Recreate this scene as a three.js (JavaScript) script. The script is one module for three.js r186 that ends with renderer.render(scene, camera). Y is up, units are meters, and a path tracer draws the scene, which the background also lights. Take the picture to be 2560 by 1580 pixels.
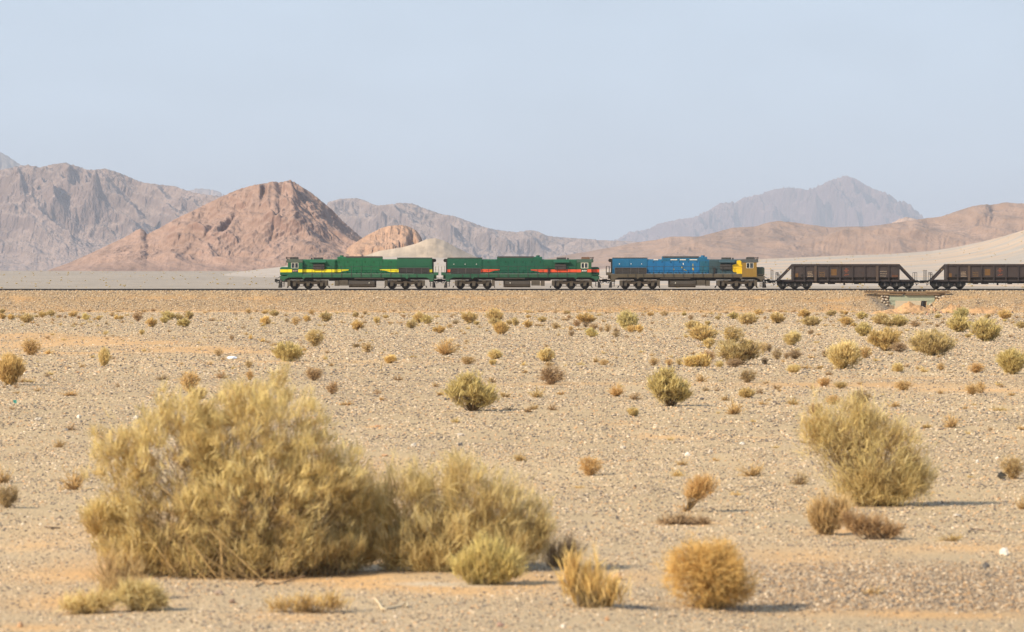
import * as THREE from 'three';
import { mergeGeometries } from 'three/addons/utils/BufferGeometryUtils.js';

// ---------------------------------------------------------------- camera, sky, sun, exposure
const scene = new THREE.Scene();
const F = 11000, HOR = 686, EYE = 4.6, CAMZ = 555.5;            // lens in pixels of a 2560 px wide frame, horizon row, eye height, metres to the track
const camera = new THREE.PerspectiveCamera(2 * Math.atan(790 / F) * 180 / Math.PI, 2560 / 1580, 1, 60000);
camera.position.set(0, EYE, CAMZ);
camera.lookAt(0, EYE - (790 - HOR) / F * 1000, CAMZ - 1000);
camera.focus = 554;
camera.userData.fStop = 3.2;
scene.add(camera);

const SUN = new THREE.Vector3(-2.2, 1.72, 1.3).normalize();
const P2 = (() => {                                                // gradient noise in the plane
  const perm = new Uint16Array(512); let s = 12345;
  const p = [...Array(256).keys()];
  for (let i = 255; i > 0; i--) { s = (s * 1103515245 + 12345) & 0x7fffffff; const j = s % (i + 1); [p[i], p[j]] = [p[j], p[i]]; }
  for (let i = 0; i < 512; i++) perm[i] = p[i & 255];
  const gx = new Float32Array(256), gy = new Float32Array(256);
  for (let i = 0; i < 256; i++) { gx[i] = Math.cos(i * 0.0245437); gy[i] = Math.sin(i * 0.0245437); }
  return (x, y) => {
    const X = Math.floor(x), Y = Math.floor(y), fx = x - X, fy = y - Y, u = fx * fx * fx * (fx * (fx * 6 - 15) + 10), v = fy * fy * fy * (fy * (fy * 6 - 15) + 10);
    const a = perm[(X & 255) + perm[Y & 255]], b = perm[((X + 1) & 255) + perm[Y & 255]], c = perm[(X & 255) + perm[(Y + 1) & 255]], d = perm[((X + 1) & 255) + perm[(Y + 1) & 255]];
    const n0 = gx[a] * fx + gy[a] * fy, n1 = gx[b] * (fx - 1) + gy[b] * fy, n2 = gx[c] * fx + gy[c] * (fy - 1), n3 = gx[d] * (fx - 1) + gy[d] * (fy - 1);
    return (n0 + u * (n1 - n0) + v * ((n2 + u * (n3 - n2)) - (n0 + u * (n1 - n0)))) * 1.5;
  };
})();
const fbm = (x, y, o = 4) => { let a = 0, w = 0.5; for (let i = 0; i < o; i++) { a += w * P2(x, y); x = x * 2.03 + 17.1; y = y * 2.03 - 9.7; w *= 0.5; } return a; };
const ridged = (x, y, o = 4) => { let a = 0, w = 0.5; for (let i = 0; i < o; i++) { a += w * (1 - Math.abs(P2(x, y))); x = x * 2.1 + 5.3; y = y * 2.1 + 11.9; w *= 0.5; } return a; };
const rngOf = (seed) => () => { seed = (seed + 0x6d2b79f5) | 0; let t = Math.imul(seed ^ (seed >>> 15), 1 | seed); t = (t + Math.imul(t ^ (t >>> 7), 61 | t)) ^ t; return ((t ^ (t >>> 14)) >>> 0) / 4294967296; };
const clamp = (x, a = 0, b = 1) => Math.min(b, Math.max(a, x)), lerp = (a, b, t) => a + (b - a) * t;
const sstep = (a, b, x) => { const t = clamp((x - a) / (b - a)); return t * t * (3 - 2 * t); };
{
  const W = 2048, Hh = 1024, data = new Float32Array(W * Hh * 4);
  for (let j = 0; j < Hh; j++) for (let i = 0; i < W; i++) {
    const e = ((j + 0.5) / Hh - 0.5) * Math.PI, az = ((i + 0.5) / W - 0.5) * 2 * Math.PI;
    const x = Math.cos(e) * Math.cos(az), y = Math.sin(e), z = Math.cos(e) * Math.sin(az);
    const up = Math.pow(clamp(y, 0, 1), 0.55), c = x * SUN.x + y * SUN.y + z * SUN.z;
    const glow = 0.35 * Math.pow(clamp(c), 6) + 0.12 * Math.pow(clamp(c), 2);
    const veil = 1 + 0.075 * fbm(x * 26 + z * 9, y * 90 + z * 12 + x * 9, 5) + 0.03 * fbm(x * 5 + 3, y * 14 + z * 6, 3);
    const k = (j * W + i) * 4;
    data[k] = (lerp(0.605, 0.20, up) + glow) * veil * 0.9;
    data[k + 1] = (lerp(0.705, 0.32, up) + glow * 0.95) * veil * 0.9;
    data[k + 2] = (lerp(0.800, 0.52, up) + glow * 0.88) * veil * 0.9;
    data[k + 3] = 1;
  }
  const sky = new THREE.DataTexture(data, W, Hh, THREE.RGBAFormat, THREE.FloatType);
  sky.mapping = THREE.EquirectangularReflectionMapping; sky.magFilter = sky.minFilter = THREE.LinearFilter; sky.needsUpdate = true;
  scene.background = sky; scene.environment = sky;
}
scene.fog = new THREE.FogExp2(new THREE.Color().setRGB(0.78, 0.85, 1.0), 4.2e-5);
const sun = new THREE.DirectionalLight(new THREE.Color().setRGB(1.0, 0.855, 0.63), 5);
sun.position.copy(SUN).multiplyScalar(600); sun.target.position.set(0, 0, 0);
sun.castShadow = true; sun.shadow.mapSize.set(4096, 4096);
Object.assign(sun.shadow.camera, { left: -320, right: 320, top: 320, bottom: -320, near: 1, far: 1600 });
scene.add(sun, sun.target);
const renderer = new THREE.WebGLRenderer({ antialias: true });
renderer.setSize(1024, 632);
renderer.toneMapping = THREE.LinearToneMapping;
renderer.toneMappingExposure = 1.36;
renderer.shadowMap.enabled = true;

// ---------------------------------------------------------------- helpers
const taken = new Map();
function numbered(n) { const k = taken.get(n) ?? 0; taken.set(n, k + 1); return k ? n + '_' + String(k).padStart(3, '0') : n; }
function tag(o, label, category, group, kind) {
  o.userData = { ...(label ? { label } : {}), ...(category ? { category } : {}), ...(group ? { group } : {}), ...(kind ? { kind } : {}) };
  return o;
}
function thing(name, label, category, [x, y, z] = [0, 0, 0], turn = 0, group) {
  const o = new THREE.Group(); o.name = numbered(name); scene.add(o);
  o.position.set(x, y, z); o.rotation.y = turn;
  return tag(o, label, category, group);
}
function uvMetres(g) {                                             // texture coordinates in metres, by the way each face looks
  const p = g.attributes.position, n = g.attributes.normal, uv = new Float32Array(p.count * 2);
  for (let i = 0; i < p.count; i++) {
    const ax = Math.abs(n.getX(i)), ay = Math.abs(n.getY(i)), az = Math.abs(n.getZ(i));
    if (ay > ax && ay > az) { uv[i * 2] = p.getX(i); uv[i * 2 + 1] = p.getZ(i); }
    else if (ax > az) { uv[i * 2] = p.getZ(i); uv[i * 2 + 1] = p.getY(i); }
    else { uv[i * 2] = p.getX(i); uv[i * 2 + 1] = p.getY(i); }
  }
  g.setAttribute('uv', new THREE.BufferAttribute(uv, 2));
  return g;
}
function obj(name, geos, mat, parent = scene) {                    // merges the shapes into one named mesh under parent
  const list = (Array.isArray(geos) ? geos : [geos]).map((g) => g.index ? g.toNonIndexed() : g);
  for (const g of list) for (const k of Object.keys(g.attributes)) if (!['position', 'normal', 'uv'].includes(k)) g.deleteAttribute(k);
  const g = list.length > 1 ? mergeGeometries(list) : list[0];
  const m = new THREE.Mesh(uvMetres(g), mat);
  m.name = parent === scene ? numbered(name) : name;
  parent.add(m);
  return m;
}
const bx = (x, y, z, w, h, d) => new THREE.BoxGeometry(w, h, d).translate(x, y, z);
const span = (x0, x1, y0, y1, z0, z1) => bx((x0 + x1) / 2, (y0 + y1) / 2, (z0 + z1) / 2, Math.abs(x1 - x0), Math.abs(y1 - y0), Math.abs(z1 - z0));
const cylZ = (x, y, z, r, len, seg = 20, r2 = r) => new THREE.CylinderGeometry(r2, r, len, seg).rotateX(Math.PI / 2).translate(x, y, z);
const cylX = (x, y, z, r, len, seg = 14) => new THREE.CylinderGeometry(r, r, len, seg).rotateZ(Math.PI / 2).translate(x, y, z);
const cylY = (x, y, z, r, len, seg = 10) => new THREE.CylinderGeometry(r, r, len, seg).translate(x, y, z);
function bar(a, b, r, seg = 6) {                                   // a round bar from a to b
  const A = new THREE.Vector3(...a), B = new THREE.Vector3(...b), d = B.clone().sub(A);
  const g = new THREE.CylinderGeometry(r, r, d.length(), seg);
  g.applyQuaternion(new THREE.Quaternion().setFromUnitVectors(new THREE.Vector3(0, 1, 0), d.normalize()));
  return g.translate((A.x + B.x) / 2, (A.y + B.y) / 2, (A.z + B.z) / 2);
}
function plate(pts, z0, z1, holes = []) {                          // an outline in x,y with thickness from z0 to z1
  const s = new THREE.Shape(pts.map(([x, y]) => new THREE.Vector2(x, y)));
  for (const h of holes) s.holes.push(new THREE.Path(h.map(([x, y]) => new THREE.Vector2(x, y))));
  return new THREE.ExtrudeGeometry(s, { depth: z1 - z0, bevelEnabled: false }).translate(0, 0, z0);
}
function sect(x0, x1, pts) {                                       // a cross-section in z,y run along x
  const s = new THREE.Shape(pts.map(([z, y]) => new THREE.Vector2(-z, y)));
  return new THREE.ExtrudeGeometry(s, { depth: x1 - x0, bevelEnabled: false }).rotateY(Math.PI / 2).translate(x0, 0, 0);
}
const hoodShape = (hw, y0, y1, c = 0.14) => [[-hw, y0], [hw, y0], [hw, y1 - c], [hw - c * 0.5, y1 - c * 0.3], [hw - c * 1.6, y1], [-hw + c * 1.6, y1], [-hw + c * 0.5, y1 - c * 0.3], [-hw, y1 - c]];
function tex(w, h, paint, repeat = [1, 1], srgb = false) {
  const d = new Uint8Array(w * h * 4);
  for (let j = 0; j < h; j++) for (let i = 0; i < w; i++) { const c = paint(i / w, j / h, i, j), k = (j * w + i) * 4; d[k] = clamp(c[0]) * 255; d[k + 1] = clamp(c[1]) * 255; d[k + 2] = clamp(c[2]) * 255; d[k + 3] = 255; }
  const t = new THREE.DataTexture(d, w, h); t.wrapS = t.wrapT = THREE.RepeatWrapping; t.magFilter = THREE.LinearFilter; t.minFilter = THREE.LinearMipmapLinearFilter; t.generateMipmaps = true;
  if (srgb) t.colorSpace = THREE.SRGBColorSpace;
  t.repeat.set(...repeat); t.needsUpdate = true;
  return t;
}
// noise that closes on itself over the unit square
const tile = (u, v, f, o = 4, sx = 1, sy = 1) => {
  const n = (a, b) => fbm(a * f * sx, b * f * sy, o);
  return lerp(lerp(n(u, v), n(u - 1, v), u), lerp(n(u, v - 1), n(u - 1, v - 1), u), v);
};
const rgb = (r, g, b) => new THREE.Color().setRGB(r, g, b);
const std = (c, rough = 0.8, more = {}) => new THREE.MeshStandardMaterial({ color: c, roughness: rough, ...more });

// ---------------------------------------------------------------- the ground as a height function
const plainY = (d) => d < 1450 ? 0 : Math.min((d - 1450) * 0.0048, EYE + d * 9 / F);
const distAt = (py) => F * EYE / (py - HOR);
function bumpY(x, d) {
  if (d > 1400) return 0;
  const near = sstep(560, 60, d);
  let y = 0.035 * near * fbm(x * 0.9, d * 0.35, 4) + 0.11 * near * fbm(x * 0.12 + 3, d * 0.05, 3);
  y += 0.05 * sstep(900, 300, d) * fbm(x * 0.05 + 11, d * 0.03 + 5, 2);
  y -= 0.20 * sstep(1.0, 4.2, x + 0.5 * fbm(x, d * 0.4)) * sstep(69.5, 62.5, d + 1.2 * fbm(x * 0.6, 3.3, 2));       // the low bank at the bottom right of the view
  y -= 0.05 * sstep(64, 60, d);
  return y;
}
const groundY = (x, d) => plainY(d) + bumpY(x, d);
function onGround(px, py) {                                        // the point of the ground that the photograph shows at a pixel
  let d = distAt(py), x = 0;
  for (let k = 0; k < 12; k++) { x = (px - 1280) / F * d; d = clamp(F * (EYE - groundY(x, d)) / (py - HOR), 40, 1300); }
  x = (px - 1280) / F * d;
  return { x, y: groundY(x, d), z: CAMZ - d, d, s: F / d };
}
const sandSpots = [];                                              // patches where sand shows between the gravel: x, d, radii, strength
function sand(px, py, rx, ry, k) { const d = distAt(py), d2 = distAt(py - ry); sandSpots.push([(px - 1280) / F * d, d, rx / F * d, Math.abs(d2 - d), k]); }
sand(60, 838, 110, 7, 0.9); sand(190, 846, 160, 6, 0.9); sand(340, 858, 170, 7, 0.8); sand(480, 872, 180, 7, 0.9); sand(80, 862, 150, 16, 0.6); sand(620, 880, 220, 7, 0.6); sand(160, 884, 200, 5, 0.6);
sand(760, 905, 500, 4, 0.35); sand(1500, 960, 300, 4, 0.5); sand(2150, 962, 350, 7, 0.65); sand(2430, 975, 160, 6, 0.75); sand(2250, 945, 330, 4, 0.5);
sand(330, 1405, 200, 26, 0.6); sand(560, 1430, 260, 14, 0.85); sand(780, 1445, 240, 14, 0.8); sand(1010, 1465, 180, 10, 0.9); sand(1150, 1480, 200, 10, 0.6); sand(230, 1500, 190, 22, 0.7); sand(80, 1365, 90, 16, 0.5); sand(90, 1560, 150, 12, 0.5);
sand(2150, 1490, 330, 10, 0.5); sand(2420, 1375, 220, 14, 0.5); sand(420, 1330, 330, 30, 0.5); sand(160, 1440, 200, 22, 0.5); sand(700, 1400, 300, 20, 0.6); sand(1500, 1440, 260, 16, 0.4); sand(1240, 1215, 240, 10, 0.3); sand(820, 775, 900, 4, 0.5); sand(2000, 1400, 190, 30, 0.5); sand(2330, 1500, 240, 8, 0.7); sand(2420, 1568, 300, 10, 0.6); sand(1310, 1462, 130, 20, 0.6); sand(1720, 1310, 90, 8, 0.8); sand(2110, 1330, 120, 10, 0.8); sand(1650, 1090, 110, 8, 0.5); sand(1550, 1057, 60, 4, 0.7); sand(1880, 1092, 60, 4, 0.7); sand(935, 1066, 30, 4, 0.8); sand(730, 1535, 160, 12, 0.6);
const sandK = (x, d) => {
  let s = 1.0 * sstep(527, 538, d + 9 * fbm(x * 0.06, 1.7, 3)) * sstep(640, 556, d);
  if (d < 570) for (const [sx, sd, rx, rd, k] of sandSpots) { const a = (x - sx) / rx, b = (d - sd) / rd, q = a * a + b * b; if (q < 4) s += 1.5 * k * Math.exp(-q * 1.2); }
  const n = fbm(x * 0.35 + 7, d * 0.09, 4);
  return clamp(s * (1.05 + 0.9 * n) + 0.5 * sstep(0.22, 0.55, fbm(x * 0.13, d * 0.028 + 40, 4)));
};
const GRAVEL = [0.495, 0.362, 0.203], SANDC = [0.62, 0.375, 0.165], PALE = [0.50, 0.42, 0.31], FARC = [0.345, 0.285, 0.225];
const bankK = (x, d) => sstep(2.4, 4.6, x + fbm(x * 0.8, d * 0.5, 2)) * sstep(62.2, 63.6, d + 0.8 * fbm(x * 0.7, 4, 2)) * sstep(70.5, 67.0, d + 1.6 * fbm(x * 0.5, 8, 2));   // the stony face of the low bank
function groundColor(x, d) {
  const s = sandK(x, d), n = fbm(x * 0.22, d * 0.06, 4), m = fbm(x * 0.06 + 9, d * 0.015 + 2, 3), near = sstep(90, 60, d);
  const far = sstep(700, 1500, d), c = [];
  const pale = sstep(0.5, 1, Math.exp(-(((x + 0.9) / 1.5) ** 2) - ((d - 65.2) / 0.8) ** 2)) * 0.9;
  for (let i = 0; i < 3; i++) {
    let v = lerp(lerp(GRAVEL[i], [0.475, 0.352, 0.210][i], near), FARC[i], far);
    v = lerp(v, SANDC[i], s * (1 - 0.6 * far));
    v = lerp(v, PALE[i] * 1.1, pale); v = lerp(v, [0.36, 0.245, 0.145][i], 0.75 * bankK(x, d));
    c[i] = v * (1 + 0.16 * n + 0.14 * m + 0.22 * fbm(x * 0.012 + 5, d * 0.06 + 0.4 * P2(x * 0.02, 3), 3) * (1 - near));
  }
  return c;
}
// fine relief and grain of the gravel, three metres to a repeat
const grainH = (u, v) => 0.5 + 0.55 * tile(u, v, 46, 3) + 0.25 * tile(u, v, 11, 2);
const gravelMap = tex(1024, 1024, (u, v) => {
  const a = tile(u, v, 60, 3), b = tile(u + 0.37, v + 0.11, 23, 3), c = 0.93 + 1.05 * a + 0.35 * b, w = 0.05 * tile(u, v + 0.5, 35, 2);
  return [c + w, c, c - w * 1.2];
});
const gravelBump = tex(1024, 1024, (u, v) => { const h = grainH(u, v); return [h, h, h]; }, [1, 1], false);
for (const t of [gravelMap, gravelBump]) t.repeat.set(1 / 3.1, 1 / 3.1);
const groundMat = std(rgb(1, 1, 1), 0.95, { vertexColors: true, map: gravelMap, bumpMap: gravelBump, bumpScale: 0.05 });
{
  const rows = [], add = (d) => rows.push(d);
  for (const d of [-900, -300, -100, -30, 0, 20, 32, 40, 46, 50]) add(d);
  for (let py = 1680; py > 776; py -= py > 1000 ? 3 : 2) add(distAt(py));
  for (let d = rows[rows.length - 1] + 6; d < 900; d += 12) add(d);
  for (let d = 900; d < 3600; d *= 1.012) add(d);
  for (let d = 3700; d < 45000; d *= 1.12) add(d);
  const cols = [];
  for (const s of [-3, -2.2, -1.7, -1.4]) cols.push(s);
  for (let s = -1.2; s <= 1.2001; s += 2.4 / 560) cols.push(s);
  for (const s of [1.4, 1.7, 2.2, 3]) cols.push(s);
  const nx = cols.length, nz = rows.length, P = new Float32Array(nx * nz * 3), C = new Float32Array(nx * nz * 3), U = new Float32Array(nx * nz * 2), I = [];
  for (let j = 0; j < nz; j++) for (let i = 0; i < nx; i++) {
    const d = rows[j], s = cols[i], hw = Math.max(6.0, Math.abs(d) * 1280 / F), as = Math.abs(s), k = (j * nx + i);
    const x = as <= 1.2 ? s * hw : Math.sign(s) * (1.2 * hw + ((as - 1.2) / 1.8) ** 2 * (Math.abs(d) * 0.8 + 500));
    let y = groundY(x, Math.max(d, 30));
    if (d > 560 && d < 1380) y = -0.02;
    P.set([x, y, CAMZ - d], k * 3); C.set(groundColor(x, Math.max(d, 30)), k * 3); U.set([x, d], k * 2);
    if (i && j) I.push(k - nx - 1, k - nx, k, k - nx - 1, k, k - 1);
  }
  const g = new THREE.BufferGeometry();
  g.setAttribute('position', new THREE.BufferAttribute(P, 3)); g.setAttribute('color', new THREE.BufferAttribute(C, 3)); g.setAttribute('uv', new THREE.BufferAttribute(U, 2));
  g.setIndex(I); g.computeVertexNormals();
  const m = new THREE.Mesh(g, groundMat); m.name = numbered('desert_ground'); scene.add(m);
  tag(m, 'flat desert ground of tan gravel and orange sand', 'ground', null, 'structure');
}

// ---------------------------------------------------------------- hills and mountains
function erode(h, nx, nz, drops, rnd, rate = 0.3) {
  for (let n = 0; n < drops; n++) {
    let x = rnd() * (nx - 3) + 1, y = rnd() * (nz - 3) + 1, dx = 0, dy = 0, sp = 1, water = 1, sed = 0;
    for (let life = 0; life < 45; life++) {
      const ix = x | 0, iy = y | 0, u = x - ix, v = y - iy, k = iy * nx + ix;
      const h00 = h[k], h10 = h[k + 1], h01 = h[k + nx], h11 = h[k + nx + 1];
      const gx = (h10 - h00) * (1 - v) + (h11 - h01) * v, gy = (h01 - h00) * (1 - u) + (h11 - h10) * u, hh = h00 * (1 - u) * (1 - v) + h10 * u * (1 - v) + h01 * (1 - u) * v + h11 * u * v;
      dx = dx * 0.08 - gx * 0.92; dy = dy * 0.08 - gy * 0.92;
      const l = Math.hypot(dx, dy); if (l < 1e-5) break; dx /= l; dy /= l;
      const x2 = x + dx, y2 = y + dy; if (x2 < 1 || y2 < 1 || x2 >= nx - 2 || y2 >= nz - 2) break;
      const jx = x2 | 0, jy = y2 | 0, a = x2 - jx, b = y2 - jy, q = jy * nx + jx;
      const h2 = h[q] * (1 - a) * (1 - b) + h[q + 1] * a * (1 - b) + h[q + nx] * (1 - a) * b + h[q + nx + 1] * a * b, dh = h2 - hh;
      const cap = Math.max(-dh, 0.01) * sp * water * 4;
      let am;
      if (sed > cap || dh > 0) { am = dh > 0 ? Math.min(dh, sed) : (sed - cap) * 0.3; sed -= am; } else { am = -Math.min((cap - sed) * rate, -dh); sed -= am; }
      h[k] += am * (1 - u) * (1 - v); h[k + 1] += am * u * (1 - v); h[k + nx] += am * (1 - u) * v; h[k + nx + 1] += am * u * v;
      sp = Math.sqrt(Math.max(0.05, sp * sp - dh * 0.4)); water *= 0.97; x = x2; y = y2;
    }
  }
}
const multi = (x, y, o = 6) => { let s = 0, w = 1, a = 0.5, t = 0; for (let i = 0; i < o; i++) { let n = 1 - Math.abs(P2(x, y)) * 1.15; n = n * n; s += n * a * w; t += a; w = clamp(n * 1.7); a *= 0.52; const q = x * 1.75 - y * 1.2; y = x * 1.2 + y * 1.75 + 7.7; x = q + 3.1; } return s / t; };
const skyline = (sil, px) => { let i = 0; while (i < sil.length - 2 && px > sil[i + 1][0]) i++; const [a, b] = [sil[i], sil[i + 1]]; return lerp(a[1], b[1], clamp((px - a[0]) / (b[0] - a[0]))); };
const crag = tex(512, 512, (u, v) => { let s = 0, w = 0.5, f = 5; for (let i = 0; i < 5; i++) { const n = 1 - Math.abs(tile(u + i * 0.13, v + i * 0.29, f, 1)) * 1.4; s += w * n * n; w *= 0.55; f *= 2; } return [s, s, s]; });
const grounds = {};
function mountain(name, label, o) {
  if (o.d > 4000) { const far = 1.6; o = { ...o, d: o.d * far, front: o.front * far, back: o.back * far, lam: o.lam * far, sl: (o.sl ?? 10) * far }; }
  const { sil, d, front, back, nx, nz, seed, amp = 0.3, lam = 60, pow = 1.2, drops = 40000, rate = 0.3, cuts = [], rough = 0.02, sink = 1.5, shear = 0.35, big = 0.7, strata = 0, dip = 0.5, sl = 10 } = o;
  const p0 = sil[0][0], p1 = sil[sil.length - 1][0], rnd = rngOf(seed), h = new Float32Array(nx * nz), X = new Float32Array(nx * nz), D = new Float32Array(nz), PX = [];
  const cell = (p1 - p0) / nx / F * d;
  for (let i = 0; i < nx; i++) PX[i] = lerp(p0, p1, i / (nx - 1));
  for (let j = 0; j < nz; j++) D[j] = d - front + j / (nz - 1) * (front + back);
  for (let j = 0; j < nz; j++) for (let i = 0; i < nx; i++) {
    const x = (PX[i] - 1280) / F * D[j], z = D[j], k = j * nx + i;
    X[k] = x;
    const wig = front * 0.14 * fbm(x / lam * 0.7 + seed, 2.2, 3), v = (z - (d - front) + wig * sstep(0, 0.5, (z - d + front) / front)) / front;
    const wx = x + lam * 0.35 * fbm(x / lam * 0.8 + seed * 1.7, z / lam * 0.8, 3), wz = z + lam * 0.35 * fbm(x / lam * 0.8 - seed, z / lam * 0.8 + 31, 3);
    const R = EYE + (HOR - skyline(sil, clamp(PX[i] + shear * (1 - clamp(v)) * 40 * fbm(x / lam + 5, seed), p0, p1))) / F * d - plainY(z);
    const sh = v < 1 ? Math.pow(clamp(v), pow) : Math.max(0, 1 - (v - 1) * front / Math.max(back, 1) * 0.8);
    const w = clamp(v * 2.2) * clamp(1.55 - v * 1.0, 0.25, 1);
    const ac = wx * 0.7 + wz * 0.72, al = wx * 0.72 - wz * 0.7, m1 = multi(ac / lam + seed, al / lam * 0.55, 6), m0 = multi(ac / lam * 0.42 + seed * 3, al / lam * 0.2, 3);
    let y = R * sh + w * lam * (big * (m0 - 0.5) + amp * (m1 - 0.45)) * Math.min(1, R / lam);
    y += R * rough * fbm(x / lam * 9, z / lam * 9, 4) * clamp(v * 2);
    if (strata) { const q = (y - dip * x) / sl, along = (x + dip * y) / (sl * 4.5); y += R * strata * (multi(q + seed, along, 4) - 0.45) * clamp(v * 3) * sstep(-0.35, 0.25, fbm(x / lam * 0.9 + 2, z / lam * 0.9 + seed, 3)); }
    for (const [cx, cv, rx, rv, kk, sk] of cuts) { const a = (PX[i] - cx - (sk ?? 0) * (v - cv)) / rx, b = (v - cv) / rv; const q = a * a + b * b; if (q < 5) y -= R * kk * Math.exp(-q); }
    h[k] = y / cell;
  }
  erode(h, nx, nz, Math.round(drops * 0.05), rnd, rate * 0.7);
  for (let pass = 0; pass < (o.smooth ?? 1); pass++) {
    const s = h.slice();
    for (let j = 1; j < nz - 1; j++) for (let i = 1; i < nx - 1; i++) { const k = j * nx + i; h[k] = s[k] * 0.6 + (s[k - 1] + s[k + 1]) * 0.10 + (s[k - nx] + s[k + nx]) * 0.10; }
  }
  const K = new Float32Array(nx);
  for (let i = 0; i < nx; i++) {
    let best = -1e9, bj = 0;
    for (let j = 2; j < nz; j++) { const t = (h[j * nx + i] * cell + plainY(D[j]) - EYE) / D[j]; if (t > best) { best = t; bj = j; } }
    const T = (HOR - skyline(sil, PX[i])) / F, hy = h[bj * nx + i] * cell;
    K[i] = hy > 0.5 ? clamp((T * D[bj] + EYE - plainY(D[bj])) / hy, 0.05, 4) : 1;
  }
  const P = new Float32Array(nx * nz * 3), C = new Float32Array(nx * nz * 3), U = new Float32Array(nx * nz * 2), I = [];
  for (let i = 0; i < nx; i++) {
    const soft = (m) => { let kk = 0, c = 0; for (let q = -m; q <= m; q++) if (K[i + q] !== undefined) { const wq = m + 1 - Math.abs(q); kk += K[i + q] * wq; c += wq; } return kk / c; };
    const near = soft(3), wide = soft(40); let top = 0; for (let j = 0; j < nz; j++) top = Math.max(top, h[j * nx + i]);
    for (let j = 0; j < nz; j++) { const k = j * nx + i, kk = lerp(wide, near, sstep(0.55, 0.97, h[k] / Math.max(top, 1e-6))); P.set([X[k], h[k] * cell * kk + plainY(D[j]) - sink * (j < 3 ? 1 : 0) - 0.3, CAMZ - D[j]], k * 3); U.set([X[k], D[j]], k * 2); }
  }
  for (let j = 1; j < nz; j++) for (let i = 1; i < nx; i++) { const k = j * nx + i; I.push(k - nx - 1, k - nx, k, k - nx - 1, k, k - 1); }
  const g = new THREE.BufferGeometry();
  g.setAttribute('position', new THREE.BufferAttribute(P, 3)); g.setAttribute('uv', new THREE.BufferAttribute(U, 2)); g.setIndex(I); g.computeVertexNormals();
  const N = g.attributes.normal, hmax = (HOR - Math.min(...sil.map((s) => s[1]))) / F * d;
  for (let k = 0; k < nx * nz; k++) {
    const x = P[k * 3], y = P[k * 3 + 1], z = P[k * 3 + 2], steep = 1 - Math.abs(N.getY(k));
    C.set(o.color(x, y / hmax, z, steep, fbm(x / lam * 1.3 + seed, (z + y * 2) / lam * 1.3, 4), fbm(x / lam * 7 + 3, (z * 0.6 + y * 4) / lam * 7, 3)), k * 3);
  }
  g.setAttribute('color', new THREE.BufferAttribute(C, 3));
  const m = new THREE.Mesh(g, std(rgb(1, 1, 1), 1, { vertexColors: true, bumpMap: Object.assign(crag.clone(), { repeat: new THREE.Vector2(1 / (lam * 1.5), 1 / (lam * 1.1)) }), bumpScale: lam * (o.bump ?? 0.06) })); m.name = numbered(name); scene.add(m);
  grounds[label] = (px, dist) => { const i = clamp(Math.round((px - p0) / (p1 - p0) * (nx - 1)), 0, nx - 1), j = clamp(Math.round((dist - D[0]) / (front + back) * (nz - 1)), 0, nz - 1); return P[(j * nx + i) * 3 + 1]; };
  return tag(m, label, o.category ?? 'mountain', null, 'structure');
}
const mix3 = (a, b, t) => [lerp(a[0], b[0], clamp(t)), lerp(a[1], b[1], clamp(t)), lerp(a[2], b[2], clamp(t))];
const tint = (c, k) => [c[0] * k, c[1] * k, c[2] * k];
const rockCol = (rock, scree, lo = 0.28, hi = 0.5) => (x, y, z, st, n, f) => tint(mix3(scree, rock, (st - lo) / (hi - lo) + n * 1.1), 0.86 + 0.30 * n + 0.34 * f);

mountain('mountain', 'pale far peak cut by the left edge behind the grey range', { sil: [[-160, 400], [-60, 368], [0, 380], [20, 390], [45, 408], [75, 425], [140, 470], [200, 520]], d: 15000, front: 900, back: 250, nx: 130, nz: 70, seed: 3, lam: 150, amp: 0.28, drops: 8000, color: rockCol([0.22, 0.17, 0.15], [0.30, 0.24, 0.20]) });
mountain('mesa', 'tiny pale flat-topped ridge showing left of the red hill', { sil: [[430, 500], [470, 478], [490, 471], [512, 472], [530, 474], [545, 478], [560, 487], [620, 520]], d: 17000, front: 700, back: 200, nx: 90, nz: 50, seed: 5, lam: 160, drops: 4000, amp: 0.1, big: 0.3, color: rockCol([0.30, 0.20, 0.17], [0.38, 0.27, 0.22]) });
mountain('mountain_range', 'broad grey rocky range on the left behind the red hill', {
  sil: [[-260, 440], [-120, 430], [0, 425], [40, 416], [70, 412], [100, 418], [130, 411], [165, 406], [200, 418], [225, 425], [262, 421], [300, 432], [345, 452], [365, 457], [440, 466], [480, 480], [520, 487], [550, 490], [600, 500], [680, 530], [780, 560], [860, 600]],
  d: 7600, front: 430, back: 130, nx: 520, nz: 230, seed: 11, lam: 110, amp: 0.52, big: 1.1, bump: 0.10, strata: 0.03, dip: -0.4, sl: 14, pow: 1.05, drops: 60000, color: rockCol([0.195, 0.138, 0.126], [0.315, 0.228, 0.196]) });
mountain('mountain_range', 'grey ridge falling to the right behind the green locomotives', {
  sil: [[740, 580], [800, 540], [820, 505], [850, 497], [890, 495], [905, 498], [940, 513], [960, 512], [1000, 507], [1030, 508], [1060, 520], [1100, 534], [1140, 541], [1180, 556], [1210, 567], [1245, 575], [1290, 580], [1325, 575], [1345, 578], [1370, 590], [1420, 594], [1470, 597], [1500, 600], [1560, 602], [1640, 607], [1760, 620]],
  d: 8400, front: 480, back: 120, nx: 460, nz: 170, seed: 23, lam: 100, amp: 0.56, big: 1.0, bump: 0.10, pow: 1.1, drops: 90000, color: rockCol([0.19, 0.14, 0.13], [0.30, 0.225, 0.198]) });
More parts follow.
